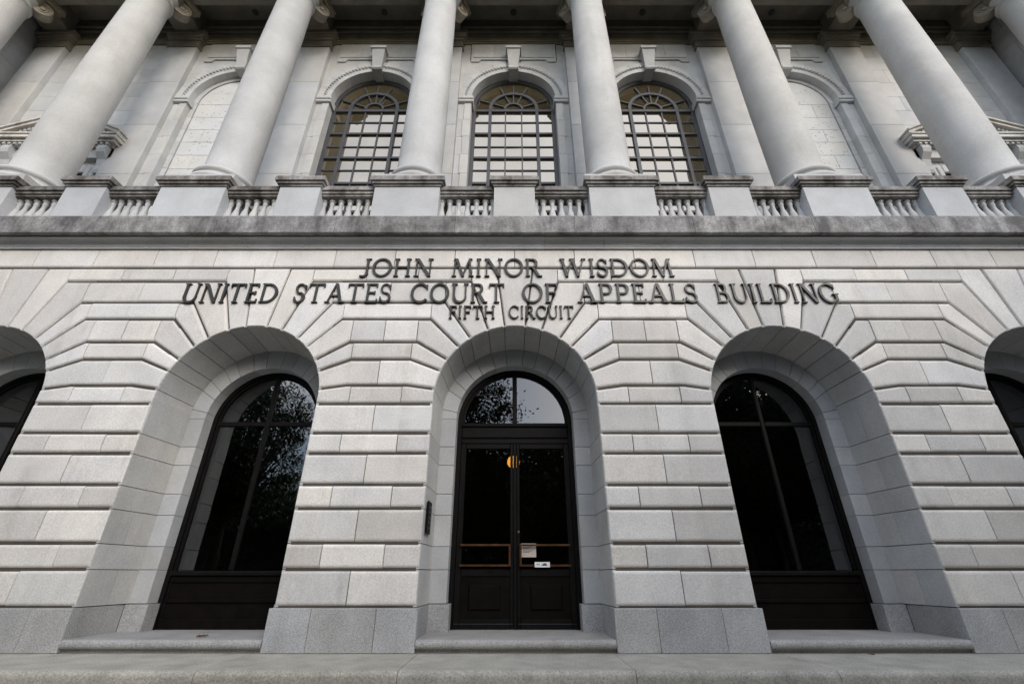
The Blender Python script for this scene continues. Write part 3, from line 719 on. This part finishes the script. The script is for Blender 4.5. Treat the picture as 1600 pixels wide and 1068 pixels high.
YG = YB + 0.36
def upper_window(cx):
    rg = WR - 0.05
    s_ = MB(); s_.arch_strip(cx, ZS, rg - 0.10, rg + 0.06, YG - 0.03, YG + 0.08, 0, pi, 30)
    for sgn in (-1, 1):
        a, b = sorted((cx + sgn * (rg - 0.10), cx + sgn * (rg + 0.06))); s_.box(a, b, YG - 0.03, YG + 0.08, 9.0, ZS)
    fr = s_.obj('window', 'iron', CH)
    zt = 17.0
    rows = [17.0, 16.38, 15.72, 15.05, 14.45, 13.85, 13.2, 12.55, 11.9, 11.25, 10.6, 9.9, 9.2]
    cols = [-rg + 0.10, -0.90, -0.31, 0.31, 0.90, rg - 0.10]
    # panes
    for i in range(len(rows) - 1):
        for a, b in zip(cols[:-1], cols[1:]):
            s_ = MB(); s_.box(cx + a, cx + b, YG + 0.02, YG + 0.03, rows[i + 1], rows[i])
            p = s_.obj('pane', 'glass_up', fr)
            # each pane sits at a slightly different tilt
            c = Vector((cx + (a + b) / 2, YG + 0.025, (rows[i] + rows[i + 1]) / 2))
            for v in p.data.vertices: v.co -= c
            p.location = c; p.rotation_euler = (random.gauss(0, 0.004), 0, random.gauss(0, 0.006))
    for i, z in enumerate(rows):
        h, d = (0.045, 0.05) if i % 2 == 0 else (0.022, 0.02)
        if i == 0: h, d = 0.06, 0.06
        s_ = MB(); s_.box(cx - rg + 0.09, cx + rg - 0.09, YG - d + 0.004 * (i % 2), YG + 0.04, z - h, z + h); s_.obj('glazing_bar', 'iron', fr)
    for x in cols[1:-1]:
        h, d = (0.055, 0.075) if abs(x) > 0.5 else (0.023, 0.028)
        s_ = MB(); s_.box(cx + x - h, cx + x + h, YG - d, YG + 0.045, 9.0, zt - 0.055); s_.obj('mullion', 'iron', fr)
    # fanlight
    half_pane(cx, cx - rg + 0.1, cx + rg - 0.1, zt, rg - 0.1, YG + 0.025, ZS, 20).obj('pane', 'glass_up', fr)
    s_ = MB(); s_.arch_strip(cx, zt + 0.1, 0.84, 0.96, YG - 0.07, YG + 0.02, 0, pi, 22); s_.obj('fan_arch', 'iron', fr)
    s_ = MB(); s_.arch_strip(cx, zt + 0.1, 0.30, 0.38, YG - 0.05, YG + 0.02, 0, pi, 14); s_.obj('fan_arch', 'iron', fr)
    for sgn in (-1, 1):
        a, b = sorted((cx + sgn * 0.84, cx + sgn * 0.96)); s_ = MB(); s_.box(a, b, YG - 0.068, YG + 0.02, zt, zt + 0.1); s_.obj('fan_arch', 'iron', fr)
    for k, a in enumerate([pi * q / 8 for q in range(1, 8)]):
        r0, r1 = (0.38, 0.85) if k % 2 == 0 or True else (0.38, 0.85)
        d = Vector((cos(a), sin(a))); nrm = Vector((-d.y, d.x)) * 0.026
        zc2 = zt + 0.1
        for r0, r1, on in ((0.37, 0.85, k % 2 == 0 or k == 3), (0.95, 1.42, k % 2 == 0 or k == 3)):
            if not on: continue
            # stop at the outer frame
            while (Vector((d.x * r1, d.y * r1 + 0.1 - (ZS - zt))).length > rg - 0.06): r1 -= 0.01
            q = [(d * r0 - nrm), (d * r1 - nrm), (d * r1 + nrm), (d * r0 + nrm)]
            s_ = MB(); s_.prism([(cx + p.x, zc2 + p.y) for p in q], YG - 0.04, YG + 0.02); s_.obj('spoke', 'iron', fr)

def blind_panel(cx):
    y = YB + 0.26; rp = WR + 0.01
    rows = [8.38 + 0.68 * k for k in range(13)] + [ZS]
    par = MB(); par.box(cx - rp, cx + rp, y + 0.05, y + 0.2, 8.38, ZS + WR); par = par.obj('blind_arch', 'mortar', CH)
    for i, (z0, z1) in enumerate(zip(rows[:-1], rows[1:])):
        cut = [-1.42, 0.0, 1.42] if i % 2 else [-1.42, -0.75, 0.75, 1.42]
        for a, b in zip(cut[:-1], cut[1:]):
            s_ = MB(); s_.bbox(cx + a + 0.004, cx + b - 0.004, y, y + 0.08, z0 + 0.004, z1 - 0.004, 0.008); s_.obj('panel_stone', 'pocked', par)
        for sgn in (-1, 1):
            a, b = sorted((cx + sgn * 1.435, cx + sgn * rp)); s_ = MB(); s_.bbox(a, b, y - 0.045, y + 0.08, z0 + 0.002, z1 - 0.002, 0.012); s_.obj('panel_border', 'marble_up', par)
    s_ = MB(); s_.arch_strip(cx, ZS, 1.435, rp, y - 0.045, y + 0.08, 0, pi, 26); s_.obj('panel_border', 'marble_up', par)
    zz = [ZS, ZS + 0.68, ZS + 1.42]
    for z0, z1 in zip(zz[:-1], zz[1:]):
        n = 8; rr = 1.42
        right = [(sqrt(max(0, rr * rr - (z0 + (z1 - z0) * j / n - ZS) ** 2)), z0 + (z1 - z0) * j / n) for j in range(n + 1)]
        r2 = [(max(0.0, x - 0.0), z) for x, z in right]
        for sgn in (-1, 1):
            poly = [(0.003, z0 + 0.004)] + [(x, z + (0.004 if j == 0 else 0)) for j, (x, z) in enumerate(r2) if x > 0.02] + [(0.003, r2[-1][1] - 0.004)]
            if sgn < 0: poly = [(-x, z) for x, z in poly][::-1]
            s_ = MB(); s_.prism([(cx + x, z) for x, z in poly], y, y + 0.08); s_.obj('panel_stone', 'pocked', par)
    # small drilled pits left in the stone
    s_ = MB(); rnd = random.Random(int(cx * 10) + 5)
    for k in range(330):
        x = rnd.uniform(-1.3, 1.3); z = rnd.uniform(11, ZS + 0.9)
        if z > ZS and x * x + (z - ZS) ** 2 > 1.6: continue
        d = rnd.uniform(0.010, 0.022)
        s_.add([(cx + x + d * cos(pi / 3 * q), y - 0.003, z + d * sin(pi / 3 * q)) for q in range(6)], [tuple(range(6))])
    o = s_.obj('pits', 'mortar', par); o['kind'] = 'stuff'

for k in range(-2, 3):
    cx = k * PITCH; arched_wall(cx)
    if abs(k) <= 1: upper_window(cx)
    else: blind_panel(cx)

def pediment_bay(cx):
    s_ = MB(); s_.box(cx - PE - 0.05, cx + PE + 0.05, YB + 0.03, YB + 1.2, 8.38, ZTOP); core = s_.obj('upper_wall_bay', 'mortar', CH)
    zz = [8.38 + 0.82 * k for k in range(16)]
    for i, (z0, z1) in enumerate(zip(zz[:-1], zz[1:])):
        cut = [-PE, -0.7, 0.7, PE] if i % 2 else [-PE, -1.4, 0, 1.4, PE]
        for a, b in zip(cut[:-1], cut[1:]):
            s_ = MB(); s_.bbox(cx + a + 0.003, cx + b - 0.003, YB, YB + 0.06, z0 + 0.003, z1 - 0.003, 0.005); s_.obj('ashlar_block', 'marble_up', core)
    cx -= math.copysign(0.38, cx)
    # aedicule: architrave frame, consoles, dentilled pediment
    s_ = MB()
    for sgn in (-1, 1):
        a, b = sorted((cx + sgn * 1.15, cx + sgn * 1.5)); s_.bbox(a, b, YB - 0.12, YB + 0.01, 8.4, 13.6, 0.03)
        a, b = sorted((cx + sgn * 1.21, cx + sgn * 1.38)); s_.bbox(a, b, YB - 0.16, YB - 0.1, 8.4, 13.45, 0.02)
    s_.bbox(cx - 1.149, cx + 1.149, YB - 0.12, YB + 0.01, 13.25, 13.6, 0.03)
    ae = s_.obj('aedicule', 'marble_up', CH)
    s_ = MB(); s_.box(cx - 1.14, cx + 1.14, YB - 0.02, YB - 0.004, 8.4, 13.24); s_.obj('door_panel', 'bronze_panel', ae)
    for sgn in (-1, 1):
        x0, x1 = sorted((cx + sgn * 1.502, cx + sgn * 1.80))
        pr = [(YB + 0.0, 13.2), (YB - 0.12, 13.22), (YB - 0.16, 13.34), (YB - 0.16, 13.5), (YB - 0.22, 13.75), (YB - 0.38, 13.95), (YB - 0.42, 14.1), (YB - 0.40, 14.25), (YB + 0.0, 14.25)]
        s_ = MB(); s_.xsweep(pr, x0, x1); s_.obj('console', 'marble_up', ae)
    s_ = MB(); s_.box(cx - 1.9, cx + 1.9, YB - 0.20, YB + 0.01, 13.85, 14.26)
    s_.obj('frieze', 'marble_up', ae)
    s_ = MB()
    for d, z0, z1 in ((0.30, 14.262, 14.36), (0.46, 14.36, 14.46), (0.56, 14.46, 14.60), (0.60, 14.60, 14.66)):
        s_.box(cx - 1.65 - d * 0.8, cx + 1.65 + d * 0.8, YB - d, YB + 0.01, z0, z1)
    s_.obj('pediment_cornice', 'stained', ae)
    for sgn in (-1, 1):
        s_ = MB()
        for d, q in ((0.56, 0.0), (0.62, 0.11)):
            t = 0.14 if q == 0 else 0.07
            poly = [(-2.13 - (0.03 if q else 0), 14.662 + q), (0, 15.62 + q), (0, 15.62 + q + t), (-2.13 - (0.03 if q else 0), 14.662 + q + t)]
            poly = [(sgn * -1 * x if sgn > 0 else x, z) for x, z in poly]
            if sgn > 0: poly = poly[::-1]
            s_.prism([(cx + x, z) for x, z in poly], YB - d, YB + 0.01)
        s_.obj('raking_cornice', 'stained', ae)
    s_ = MB(); s_.prism([(cx - 2.05, 14.661), (cx + 2.05, 14.661), (cx, 15.60)], YB - 0.30, YB + 0.01); s_.obj('tympanum', 'marble_up', ae)
    s_ = MB()
    for k in range(20):
        x = cx - 1.78 + k * 3.56 / 19; s_.box(x - 0.05, x + 0.05, YB - 0.43, YB - 0.28, 14.27, 14.358)
    for k in range(15):
        for sgn in (-1, 1):
            x = sgn * (1.85 - k * 0.125); z = 15.60 - 0.44 * abs(x) - 0.115; s_.box(cx + x - 0.04, cx + x + 0.04, YB - 0.45, YB - 0.29, z, z + 0.11)
    o = s_.obj('dentils', 'marble_up', ae); o['kind'] = 'stuff'
for sgn in (-1, 1): pediment_bay(sgn * 3 * PITCH)
# end walls of the portico
for sgn in (-1, 1):
    a, b = sorted((sgn * 19.75, sgn * 21.0)); s_ = MB(); s_.box(a, b, 0.35, 4.2, 8.38, 22.3); ew = s_.obj('end_wall', 'mortar', CH)
    zz = [8.38 + 0.95 * k for k in range(15)]
    for i, (z0, z1) in enumerate(zip(zz[:-1], zz[1:])):
        ys = [0.32, 1.4, 2.3, 3.0] if i % 2 else [0.32, 0.9, 1.9, 3.0]
        for p, q in zip(ys[:-1], ys[1:]):
            c, d = sorted((sgn * 19.72, sgn * 19.8)); s_ = MB(); s_.box(c, d, p + 0.004, q - 0.004, z0 + 0.004, z1 - 0.004); s_.obj('ashlar_block', 'marble_up', ew)
        c, d = sorted((sgn * 19.70, sgn * 21.0)); s_ = MB(); s_.box(c, d, 0.27, 0.34, z0 + 0.004, z1 - 0.004); s_.obj('ashlar_block', 'marble_up', ew)

# ------------------------------------------------------------------ portico ceiling and entablature
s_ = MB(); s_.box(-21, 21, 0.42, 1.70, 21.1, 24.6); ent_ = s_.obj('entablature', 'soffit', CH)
s_ = MB(); s_.box(-21, 21, 0.30, 0.419, 21.3, 22.2); s_.box(-21, 21, 0.22, 0.419, 22.2, 22.4); s_.box(-21, 21, -0.5, 0.419, 23.6, 24.5); s_.obj('entablature_face', 'marble_up', ent_)
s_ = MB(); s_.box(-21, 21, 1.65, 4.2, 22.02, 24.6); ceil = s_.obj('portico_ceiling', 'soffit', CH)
for k in range(7):
    cx = (k - 3) * PITCH
    a, b = cx - H2 + 0.50, cx + H2 - 0.50
    for d, z in ((0.12, 21.45), (0.22, 21.62), (0.30, 21.80)):
        s_ = MB(); s_.box(a, b, 1.70, 1.70 + d, z, 22.03); s_.obj('ceiling_moulding', 'soffit', ceil)
        s_ = MB(); s_.box(a, b, YB - d * 0.9, YB + 0.05, z - 0.25, 22.03); s_.obj('ceiling_moulding', 'soffit', ceil)
    s_ = MB(); s_.box(cx - PE - 0.02, cx + PE + 0.02, YB - 0.06, YB + 0.04, 20.71, 21.21); s_.obj('wall_frieze', 'soffit', ceil)
    s_ = MB(); s_.box(cx - PE - 0.02, cx + PE + 0.02, YB - 0.10, YB + 0.04, 20.80, 20.88); s_.obj('wall_frieze', 'soffit', ceil)
    # recessed downlight
    s_ = MB(); s_.lathe([(0.09, 0.0), (0.13, 0.0), (0.13, -0.02), (0.115, -0.025), (0.09, -0.02)], 20, cx, 2.42, 22.018, False)
    s_.lathe([(0.092, -0.002), (0.092, -0.006)], 16, cx, 2.42, 22.018); s_.obj('downlight', 'ink', ceil)
for k in range(8):
    px = (k - 3.5) * PITCH
    s_ = MB(); s_.box(px - 0.50, px + 0.50, 1.68, YB + 0.1, 21.085, 22.03); s_.box(px - 0.44, px + 0.44, 1.69, YB - 0.25, 21.06, 21.09); s_.obj('ceiling_beam', 'soffit', ceil)

# main body, attic and wings (above and beside the picture)
s_ = MB(); s_.box(-21, 21, 4.21, 26, 7.7, 28.5); s_.box(-21, 21, 9.45, 26, 0.0, 7.69); s_.box(-21, 21, 0.6, 4.2, 24.62, 27.5); s_.obj('main_block', 'marble_up', CH)
for sgn in (-1, 1):
    a, b = sorted((sgn * 21.02, sgn * 34)); s_ = MB(); s_.box(a, b, 0.6, 26, -0.3, 27.0); s_.obj('wing', 'marble_up', CH)

# ------------------------------------------------------------------ lettering
T, t_, SF = 0.105, 0.058, 0.04
def arcq(cx, cz, ro, so, ri, si, a0, a1, n=14, dxi=0.0):
    q = []
    for k in range(n):
        u = radians(a0 + (a1 - a0) * k / n); v = radians(a0 + (a1 - a0) * (k + 1) / n)
        q.append([(cx + dxi + ri * cos(u), cz + si * sin(u)), (cx + ro * cos(u), cz + so * sin(u)), (cx + ro * cos(v), cz + so * sin(v)), (cx + dxi + ri * cos(v), cz + si * sin(v))])
    return q
def bar(x0, z0, x1, z1, w): return [(x0, z0), (x0 + w, z0), (x1 + w, z1), (x1, z1)]
def rect(x0, x1, z0, z1): return [(x0, z0), (x1, z0), (x1, z1), (x0, z1)]
def stem(x, w=T): return [rect(x, x + w, 0, 1), rect(x - 0.07, x + w + 0.07, 0, SF), rect(x - 0.07, x + w + 0.07, 1 - SF, 1)]
def s_glyph():
    q = arcq(0.27, 0.735, 0.26, 0.265, 0.165, 0.20, 20, 270, 14) + arcq(0.27, 0.265, 0.29, 0.275, 0.185, 0.205, -160, 90, 14)
    q = [[(x, z) for x, z in p] for p in q]
    return q + [rect(0.47, 0.52, 0.72, 0.93), rect(0.0, 0.05, 0.08, 0.30)]
GL = {
 'I': (0.34, lambda: stem(0.10)),
 'H': (0.92, lambda: stem(0.09) + stem(0.69) + [rect(0.2, 0.72, 0.48, 0.555)]),
 'N': (0.98, lambda: [rect(0.12, 0.12 + t_, 0, 1), rect(0.03, 0.29, 0, SF), rect(0.02, 0.2, 1 - SF, 1), bar(0.74, 0.0, 0.11, 1, 0.16), rect(0.82, 0.82 + t_, 0, 1), rect(0.73, 0.98, 1 - SF, 1)]),
 'M': (1.16, lambda: [bar(0.08, 0, 0.17, 1, t_), rect(0.0, 0.24, 0, SF), bar(0.52, 0, 0.16, 1, 0.14), bar(0.53, 0, 0.88, 1, 0.08), bar(0.96, 0, 0.86, 1, T), rect(0.89, 1.16, 0, SF), rect(0.08, 0.22, 1 - SF, 1), rect(0.92, 1.06, 1 - SF, 1)]),
 'J': (0.50, lambda: [rect(0.29, 0.29 + T, 0.16, 1), rect(0.22, 0.50, 1 - SF, 1)] + arcq(0.16, 0.17, 0.265, 0.20, 0.13, 0.125, -110, 0, 8) + [rect(0.0, 0.10, -0.03, 0.05)]),
 'O': (1.0, lambda: arcq(0.5, 0.5, 0.5, 0.52, 0.375, 0.44, 0, 360, 30)),
 'R': (0.86, lambda: stem(0.09) + arcq(0.40, 0.74, 0.27, 0.26, 0.14, 0.19, -90, 90, 12) + [rect(0.2, 0.42, 0.925, 0.999), rect(0.2, 0.42, 0.48, 0.55), bar(0.66, 0, 0.36, 0.5, 0.15), rect(0.68, 0.90, 0, SF)]),
 'W': (1.42, lambda: [bar(0.30, 0, 0.06, 1, 0.135), bar(0.33, 0, 0.62, 1, 0.075), bar(0.88, 0, 0.60, 1, 0.135), bar(0.92, 0, 1.22, 1, 0.075), rect(0.0, 0.27, 1 - SF, 1), rect(0.52, 0.78, 1 - SF, 1), rect(1.14, 1.38, 1 - SF, 1)]),
 'S': (0.58, s_glyph),
 'D': (0.94, lambda: stem(0.09) + arcq(0.40, 0.5, 0.53, 0.5, 0.395, 0.425, -90, 90, 18) + [rect(0.2, 0.41, 0.925, 0.999), rect(0.2, 0.41, 0.001, 0.075)]),
 'U': (0.92, lambda: [rect(0.10, 0.10 + T, 0.30, 1), rect(0.02, 0.32, 1 - SF, 1), rect(0.74, 0.74 + t_, 0.30, 1), rect(0.66, 0.90, 1 - SF, 1)] + arcq(0.457, 0.32, 0.357, 0.34, 0.25, 0.255, 180, 360, 16, 0.03)),
 'T': (0.84, lambda: [rect(0.35, 0.35 + T, 0, 1), rect(0.27, 0.57, 0, SF), rect(0.03, 0.81, 0.925, 0.999), rect(0.02, 0.07, 0.80, 1), rect(0.77, 0.82, 0.80, 1)]),
 'E': (0.68, lambda: stem(0.09) + [rect(0.2, 0.60, 0.925, 0.999), rect(0.2, 0.50, 0.48, 0.555), rect(0.2, 0.64, 0.001, 0.075), rect(0.56, 0.61, 0.81, 1), rect(0.60, 0.655, 0, 0.19), rect(0.48, 0.52, 0.43, 0.61)]),
 'F': (0.64, lambda: stem(0.09) + [rect(0.2, 0.60, 0.925, 0.999), rect(0.2, 0.50, 0.48, 0.555), rect(0.56, 0.61, 0.81, 1), rect(0.48, 0.52, 0.43, 0.61)]),
 'C': (0.92, lambda: arcq(0.5, 0.5, 0.5, 0.52, 0.375, 0.44, 42, 318, 24) + [rect(0.82, 0.87, 0.70, 0.95)]),
 'G': (1.0, lambda: arcq(0.5, 0.5, 0.5, 0.52, 0.375, 0.44, 42, 325, 24) + [rect(0.82, 0.87, 0.70, 0.95), rect(0.79, 0.92, 0.10, 0.44), rect(0.68, 1.0, 0.41, 0.46)]),
 'A': (0.98, lambda: [bar(0.10, 0, 0.43, 1, 0.075), bar(0.74, 0, 0.42, 1, 0.15), rect(0.24, 0.74, 0.32, 0.39), rect(0.0, 0.25, 0, SF), rect(0.66, 0.98, 0, SF)]),
 'P': (0.72, lambda: stem(0.09) + arcq(0.40, 0.72, 0.28, 0.28, 0.15, 0.205, -90, 90, 12) + [rect(0.2, 0.42, 0.925, 0.999), rect(0.2, 0.42, 0.44, 0.515)]),
 'L': (0.66, lambda: stem(0.09) + [rect(0.2, 0.62, 0.001, 0.075), rect(0.59, 0.64, 0, 0.20)]),
 'B': (0.76, lambda: stem(0.09) + arcq(0.40, 0.755, 0.22, 0.245, 0.10, 0.17, -90, 90, 12) + arcq(0.42, 0.27, 0.28, 0.27, 0.15, 0.195, -90, 90, 12) + [rect(0.2, 0.41, 0.925, 0.999), rect(0.2, 0.43, 0.48, 0.55), rect(0.2, 0.43, 0.001, 0.075)]),
}
def letter(ch, x, z, sx, sz, yf=-0.05, yb=0.02):
    wd, fn = GL[ch]; s_ = MB()
    for i, q in enumerate(fn()):
        pts = [(x + px_ * sx, z + pz * sz) for px_, pz in q]
        ar = sum(pts[k][0] * pts[(k + 1) % len(pts)][1] - pts[(k + 1) % len(pts)][0] * pts[k][1] for k in range(len(pts)))
        if ar < 0: pts = pts[::-1]
        s_.prism(pts, yf - 0.0006 * (i % 7), yb + 0.0004 * (i % 7))
    return s_.obj('letter', 'letter', CH)
def word(txt, x0, x1, z, h):
    gap = 0.10; tot = sum(GL[c][0] for c in txt) + gap * (len(txt) - 1); sx = (x1 - x0) / tot; x = x0
    for c in txt: letter(c, x, z, sx, h); x += (GL[c][0] + gap) * sx
Z1, H1, Z2, H2_, Z3, H3 = 6.90, 0.475, 6.225, 0.48, 5.835, 0.305
for wd_ in (('JOHN', -3.42, -1.82), ('MINOR', -1.39, 0.59), ('WISDOM', 1.0, 3.52)): word(*wd_, Z1, H1)
for wd_ in (('UNITED', -7.16, -5.11), ('STATES', -4.74, -2.66), ('COURT', -2.24, -0.22), ('OF', 0.16, 0.93), ('APPEALS', 1.34, 3.93), ('BUILDING', 4.33, 6.96)): word(*wd_, Z2, H2_)
for wd_ in (('FIFTH', -1.39, -0.41), ('CIRCUIT', -0.127, 1.243)): word(*wd_, Z3, H3)

# ------------------------------------------------------------------ small things
pq = MB(); pq.box(-1.555, -1.530, 0.16, 0.52, 1.70, 2.23); pq = pq.obj('plaque', 'bronze')
tag(pq, 'small dark bronze plaque on the left side of the entrance arch', 'plaque')
for k in range(5):
    s_ = MB(); s_.box(-1.531, -1.522, 0.21, 0.47 - 0.05 * (k % 2), 1.78 + 0.085 * k, 1.81 + 0.085 * k); s_.obj('raised_line', 'letter', pq)
nt1 = MB(); nt1.box(0.115, 0.405, YW + 0.016, YW + 0.020, 1.36, 1.60); nt1 = nt1.obj('notice_sheet', 'paper')
tag(nt1, 'square pinkish paper notice taped inside the right door glass', 'notice')
for k in range(6):
    s_ = MB(); s_.box(0.15, 0.36 - 0.04 * ((k * 7) % 3), YW + 0.0145, YW + 0.0155, 1.56 - 0.022 * k - 0.008, 1.56 - 0.022 * k); s_.obj('print_line', 'ink', nt1)
nt2 = MB(); nt2.box(0.37, 0.655, YW - 0.066, YW - 0.062, 1.185, 1.275); nt2 = nt2.obj('door_label', 'white_label')
tag(nt2, 'small white label strip on the lower push bar of the right door', 'label')
for a, b, z in ((0.41, 0.43, 1.225), (0.44, 0.46, 1.225), (0.50, 0.60, 1.215), (0.53, 0.59, 1.235)):
    s_ = MB(); s_.box(a, b, YW - 0.0685, YW - 0.0675, z, z + 0.018); s_.obj('print_line', 'ink', nt2)

lamp = empty('hanging_lamp', (-0.02, 4.0, 3.55)); tag(lamp, 'glowing amber lantern hanging in the dark lobby behind the doors', 'lamp')
s_ = MB(); s_.lathe([(0.06, 0.03), (0.12, 0.07), (0.165, 0.14), (0.165, 0.22), (0.13, 0.30), (0.08, 0.34)], 24); s_.obj('globe', 'amber', lamp, True)
s_ = MB(); s_.lathe([(0.12, 0.335), (0.13, 0.36), (0.08, 0.40), (0.05, 0.47), (0.03, 0.50), (0.012, 0.52), (0.012, 4.04)], 14); s_.obj('stem', 'brass', lamp, True)
s_ = MB(); s_.lathe([(0.0, -0.04), (0.04, 0.0), (0.062, 0.032)], 14); s_.obj('finial', 'brass', lamp, True)

def leaf(name, x, y, z, sc, rz, label):
    pts = [(0, 0), (0.03, 0.012), (0.05, 0.035), (0.085, 0.028), (0.09, 0.05), (0.13, 0.02), (0.15, 0.0)]
    v = []; f = []
    for i, (a, b) in enumerate(pts): v += [(a, b, 0.018 + 0.02 * (i % 2)), (a, 0, 0.006 + 0.06 * a), (a, -b, 0.02 + 0.016 * ((i + 1) % 2))]
    for i in range(len(pts) - 1):
        k = i * 3; f += [(k + 1, k + 4, k + 3, k), (k + 2, k + 5, k + 4, k + 1)]
    v += [(-0.05, 0.002, 0.0), (-0.05, -0.002, 0.0)]; 
    f.append((1, len(v) - 2, len(v) - 1))
    o = mk(name, [(a * sc, b * sc, c * sc) for a, b, c in v], f, 'leaf_brown'); o.location = (x, y, z); o.rotation_euler = (0, 0, rz)
    tag(o, label, 'leaf')
leaf('fallen_leaf', -5.05, 0.22, 0.178, 1.1, 0.5, 'curled brown leaf lying on the step of the arch left of the entrance')
leaf('fallen_leaf', 5.32, -0.19, 0.001, 0.6, 2.2, 'tiny brown leaf on the landing before the right arch step')

# ------------------------------------------------------------------ park trees behind the camera (mirrored in the glass), some added to block sky light
def tree_mesh(seed, h, cr, ncl, fol, lean=0.0, gap=0.0):
    rnd = random.Random(seed); tr = MB(); th = h * 0.33
    tr.tube([(0, 0, -0.35), (0.05, 0, th * 0.5), (lean, 0.1, th)], [0.48, 0.36, 0.30], 9)
    cl = []
    for k in range(ncl):
        while True:
            p = Vector((rnd.uniform(-1, 1), rnd.uniform(-1, 1), rnd.uniform(-1, 1)))
            if 0.25 < p.length < 1: break
        q = Vector((lean + p.x * cr, p.y * cr, h * 0.64 + p.z * h * 0.36)); cl.append(q)
    for q in cl[: ncl // 2]:
        mid = Vector((lean, 0.1, th)).lerp(q, 0.5) + Vector((0, 0, -0.4))
        tr.tube([(lean, 0.1, th - 0.2), mid, q], [0.14, 0.08, 0.02], 5)
    lv = []; lf = []
    for q in cl:
        rc = rnd.uniform(0.6, 1.25)
        for j in range(150):
            p = q + Vector((rnd.gauss(0, 1), rnd.gauss(0, 1), rnd.gauss(0, 0.7))) * rc * 0.6
            a = Vector((rnd.uniform(-1, 1), rnd.uniform(-1, 1), rnd.uniform(-1, 1))).normalized(); b = a.orthogonal().normalized()
            l = rnd.uniform(0.07, 0.15); wd = l * 0.5; k = len(lv)
            lv += [p - a * l, p + b * wd, p + a * l, p - b * wd]; lf.append((k, k + 1, k + 2, k + 3))
    return tr, lv, lf
specs = [(11, 15.8, 5.6, 250, 'foliage'), (12, 14.8, 6.6, 480, 'foliage2'), (13, 9.0, 5.2, 260, 'foliage')]
protos = []
for sdd, h, cr_, n, fo in specs:
    tr, lv, lf = tree_mesh(sdd, h, cr_, n, fo); protos.append((tr, lv, lf, fo))
made = {}
def tree(kind, x, y, rz, label):
    e = empty('park_tree', (x, y, 0)); e.rotation_euler = (0, 0, rz); tag(e, label, 'tree', 'park trees across the street')
    if kind not in made:
        tr, lv, lf, fo = protos[kind]
        made[kind] = (tr.obj('trunk', 'bark', e, True), mk('crown', lv, lf, fo, e))
    else:
        for o_ in made[kind]: dup(o_, e)
tree(0, -5.4, -20.5, 0.3, 'medium oak mirrored in the left half of the entrance fanlight')
tree(1, -29.5, -21, 1.0, 'tall dark oak farthest left in the front row across the street')
tree(1, 14.5, -20, 2.2, 'tall dark oak mirrored in the window right of the entrance')
tree(1, 26.5, -22, 4.0, 'tall dark oak farthest right in the front row across the street')
tree(0, -21.5, -25.0, 2.4, 'medium oak at the left, set back behind the front row')
tree(1, 20.5, -27.5, 0.9, 'tall dark oak standing behind the front row at the right')
tree(2, 13.0, -27.0, 1.3, 'low spreading tree at the right, between the tall oaks')
tree(2, 3.2, -18.5, 0.0, 'low spreading tree opposite the entrance doors, nearest to the road')
tree(2, -2.4, -22.5, 2.0, 'low spreading tree behind the medium oak')
tree(1, -21.5, -10.5, 0.5, 'tall dark oak added to block side sky, nearest the building at the left end of the street')  # these flanking oaks are added to keep side sky off the facade
tree(1, -33, -9.5, 2.7, 'tall dark oak added to block side sky, behind the nearest one at the left end of the street')
tree(1, -24, -15, 5.0, 'tall dark oak added to block side sky, on the park corner at the left')
tree(1, 23.5, -11.0, 3.3, 'tall dark oak added to block side sky, nearest the building at the right end of the street')
tree(1, 35, -10.0, 1.9, 'tall dark oak added to block side sky, behind the nearest one at the right end of the street')
def hedge(x0, x1, y, h, label):  # hedges added to black out the bright horizon mirrored in the glass
    rnd = random.Random(int(x0 * 3)); e = empty('added_hedge', ((x0 + x1) / 2, y, -0.35)); tag(e, label, 'hedge', 'added hedges along the park')
    lv = []; lf = []; st = MB(); hw = (x1 - x0) / 2
    for k in range(int(hw)): st.tube([(-hw + 1 + 2 * k, 0, 0), (-hw + 1.2 + 2 * k, 0.1, h * 0.6)], [0.07, 0.03], 5)
    for j in range(int((x1 - x0) * h * 210)):
        p = Vector((rnd.uniform(-hw, hw), rnd.gauss(0, 0.5), h * rnd.random() ** 0.8 + 0.05 * rnd.gauss(0, 1) + 0.25 * sin(hw + j)))
        a = Vector((rnd.uniform(-1, 1), rnd.uniform(-1, 1), rnd.uniform(-1, 1))).normalized(); b = a.orthogonal().normalized(); l = rnd.uniform(0.07, 0.13); k = len(lv)
        lv += [p - a * l, p + b * l * .5, p + a * l, p - b * l * .5]; lf.append((k, k + 1, k + 2, k + 3))
    co = MB(); nseg = int(hw * 2)  # opaque core added to stop horizon light leaking through
    for k in range(nseg): a_ = -hw + k * 2 * hw / nseg; co.box(a_ + 0.003, a_ + 2 * hw / nseg - 0.003, -0.45, 0.45, 0.0, h * (0.86 + 0.1 * rnd.random()))
    mk('foliage', lv, lf, 'foliage2', e); st.obj('stems', 'bark', e); co.obj('dense_core', 'foliage2', e)['kind'] = 'stuff'
hedge(-42, -14.5, -30, 5.2, 'long dark hedge added to hide low sky, on the left side of the park')
hedge(-14, 13.5, -30, 5.2, 'long dark hedge added to hide low sky, opposite the entrance')
hedge(14, 42, -30, 5.2, 'long dark hedge added to hide low sky, on the right side of the park')
nth = ('first', 'second', 'third', 'fourth', 'fifth', 'sixth', 'seventh', 'eighth', 'ninth', 'tenth')
for i in range(10):
    tree(2, -42 + 9.2 * i, -38 - (i % 2) * 4, i * 1.1, 'low park tree in the back row, %s from the left' % nth[i])
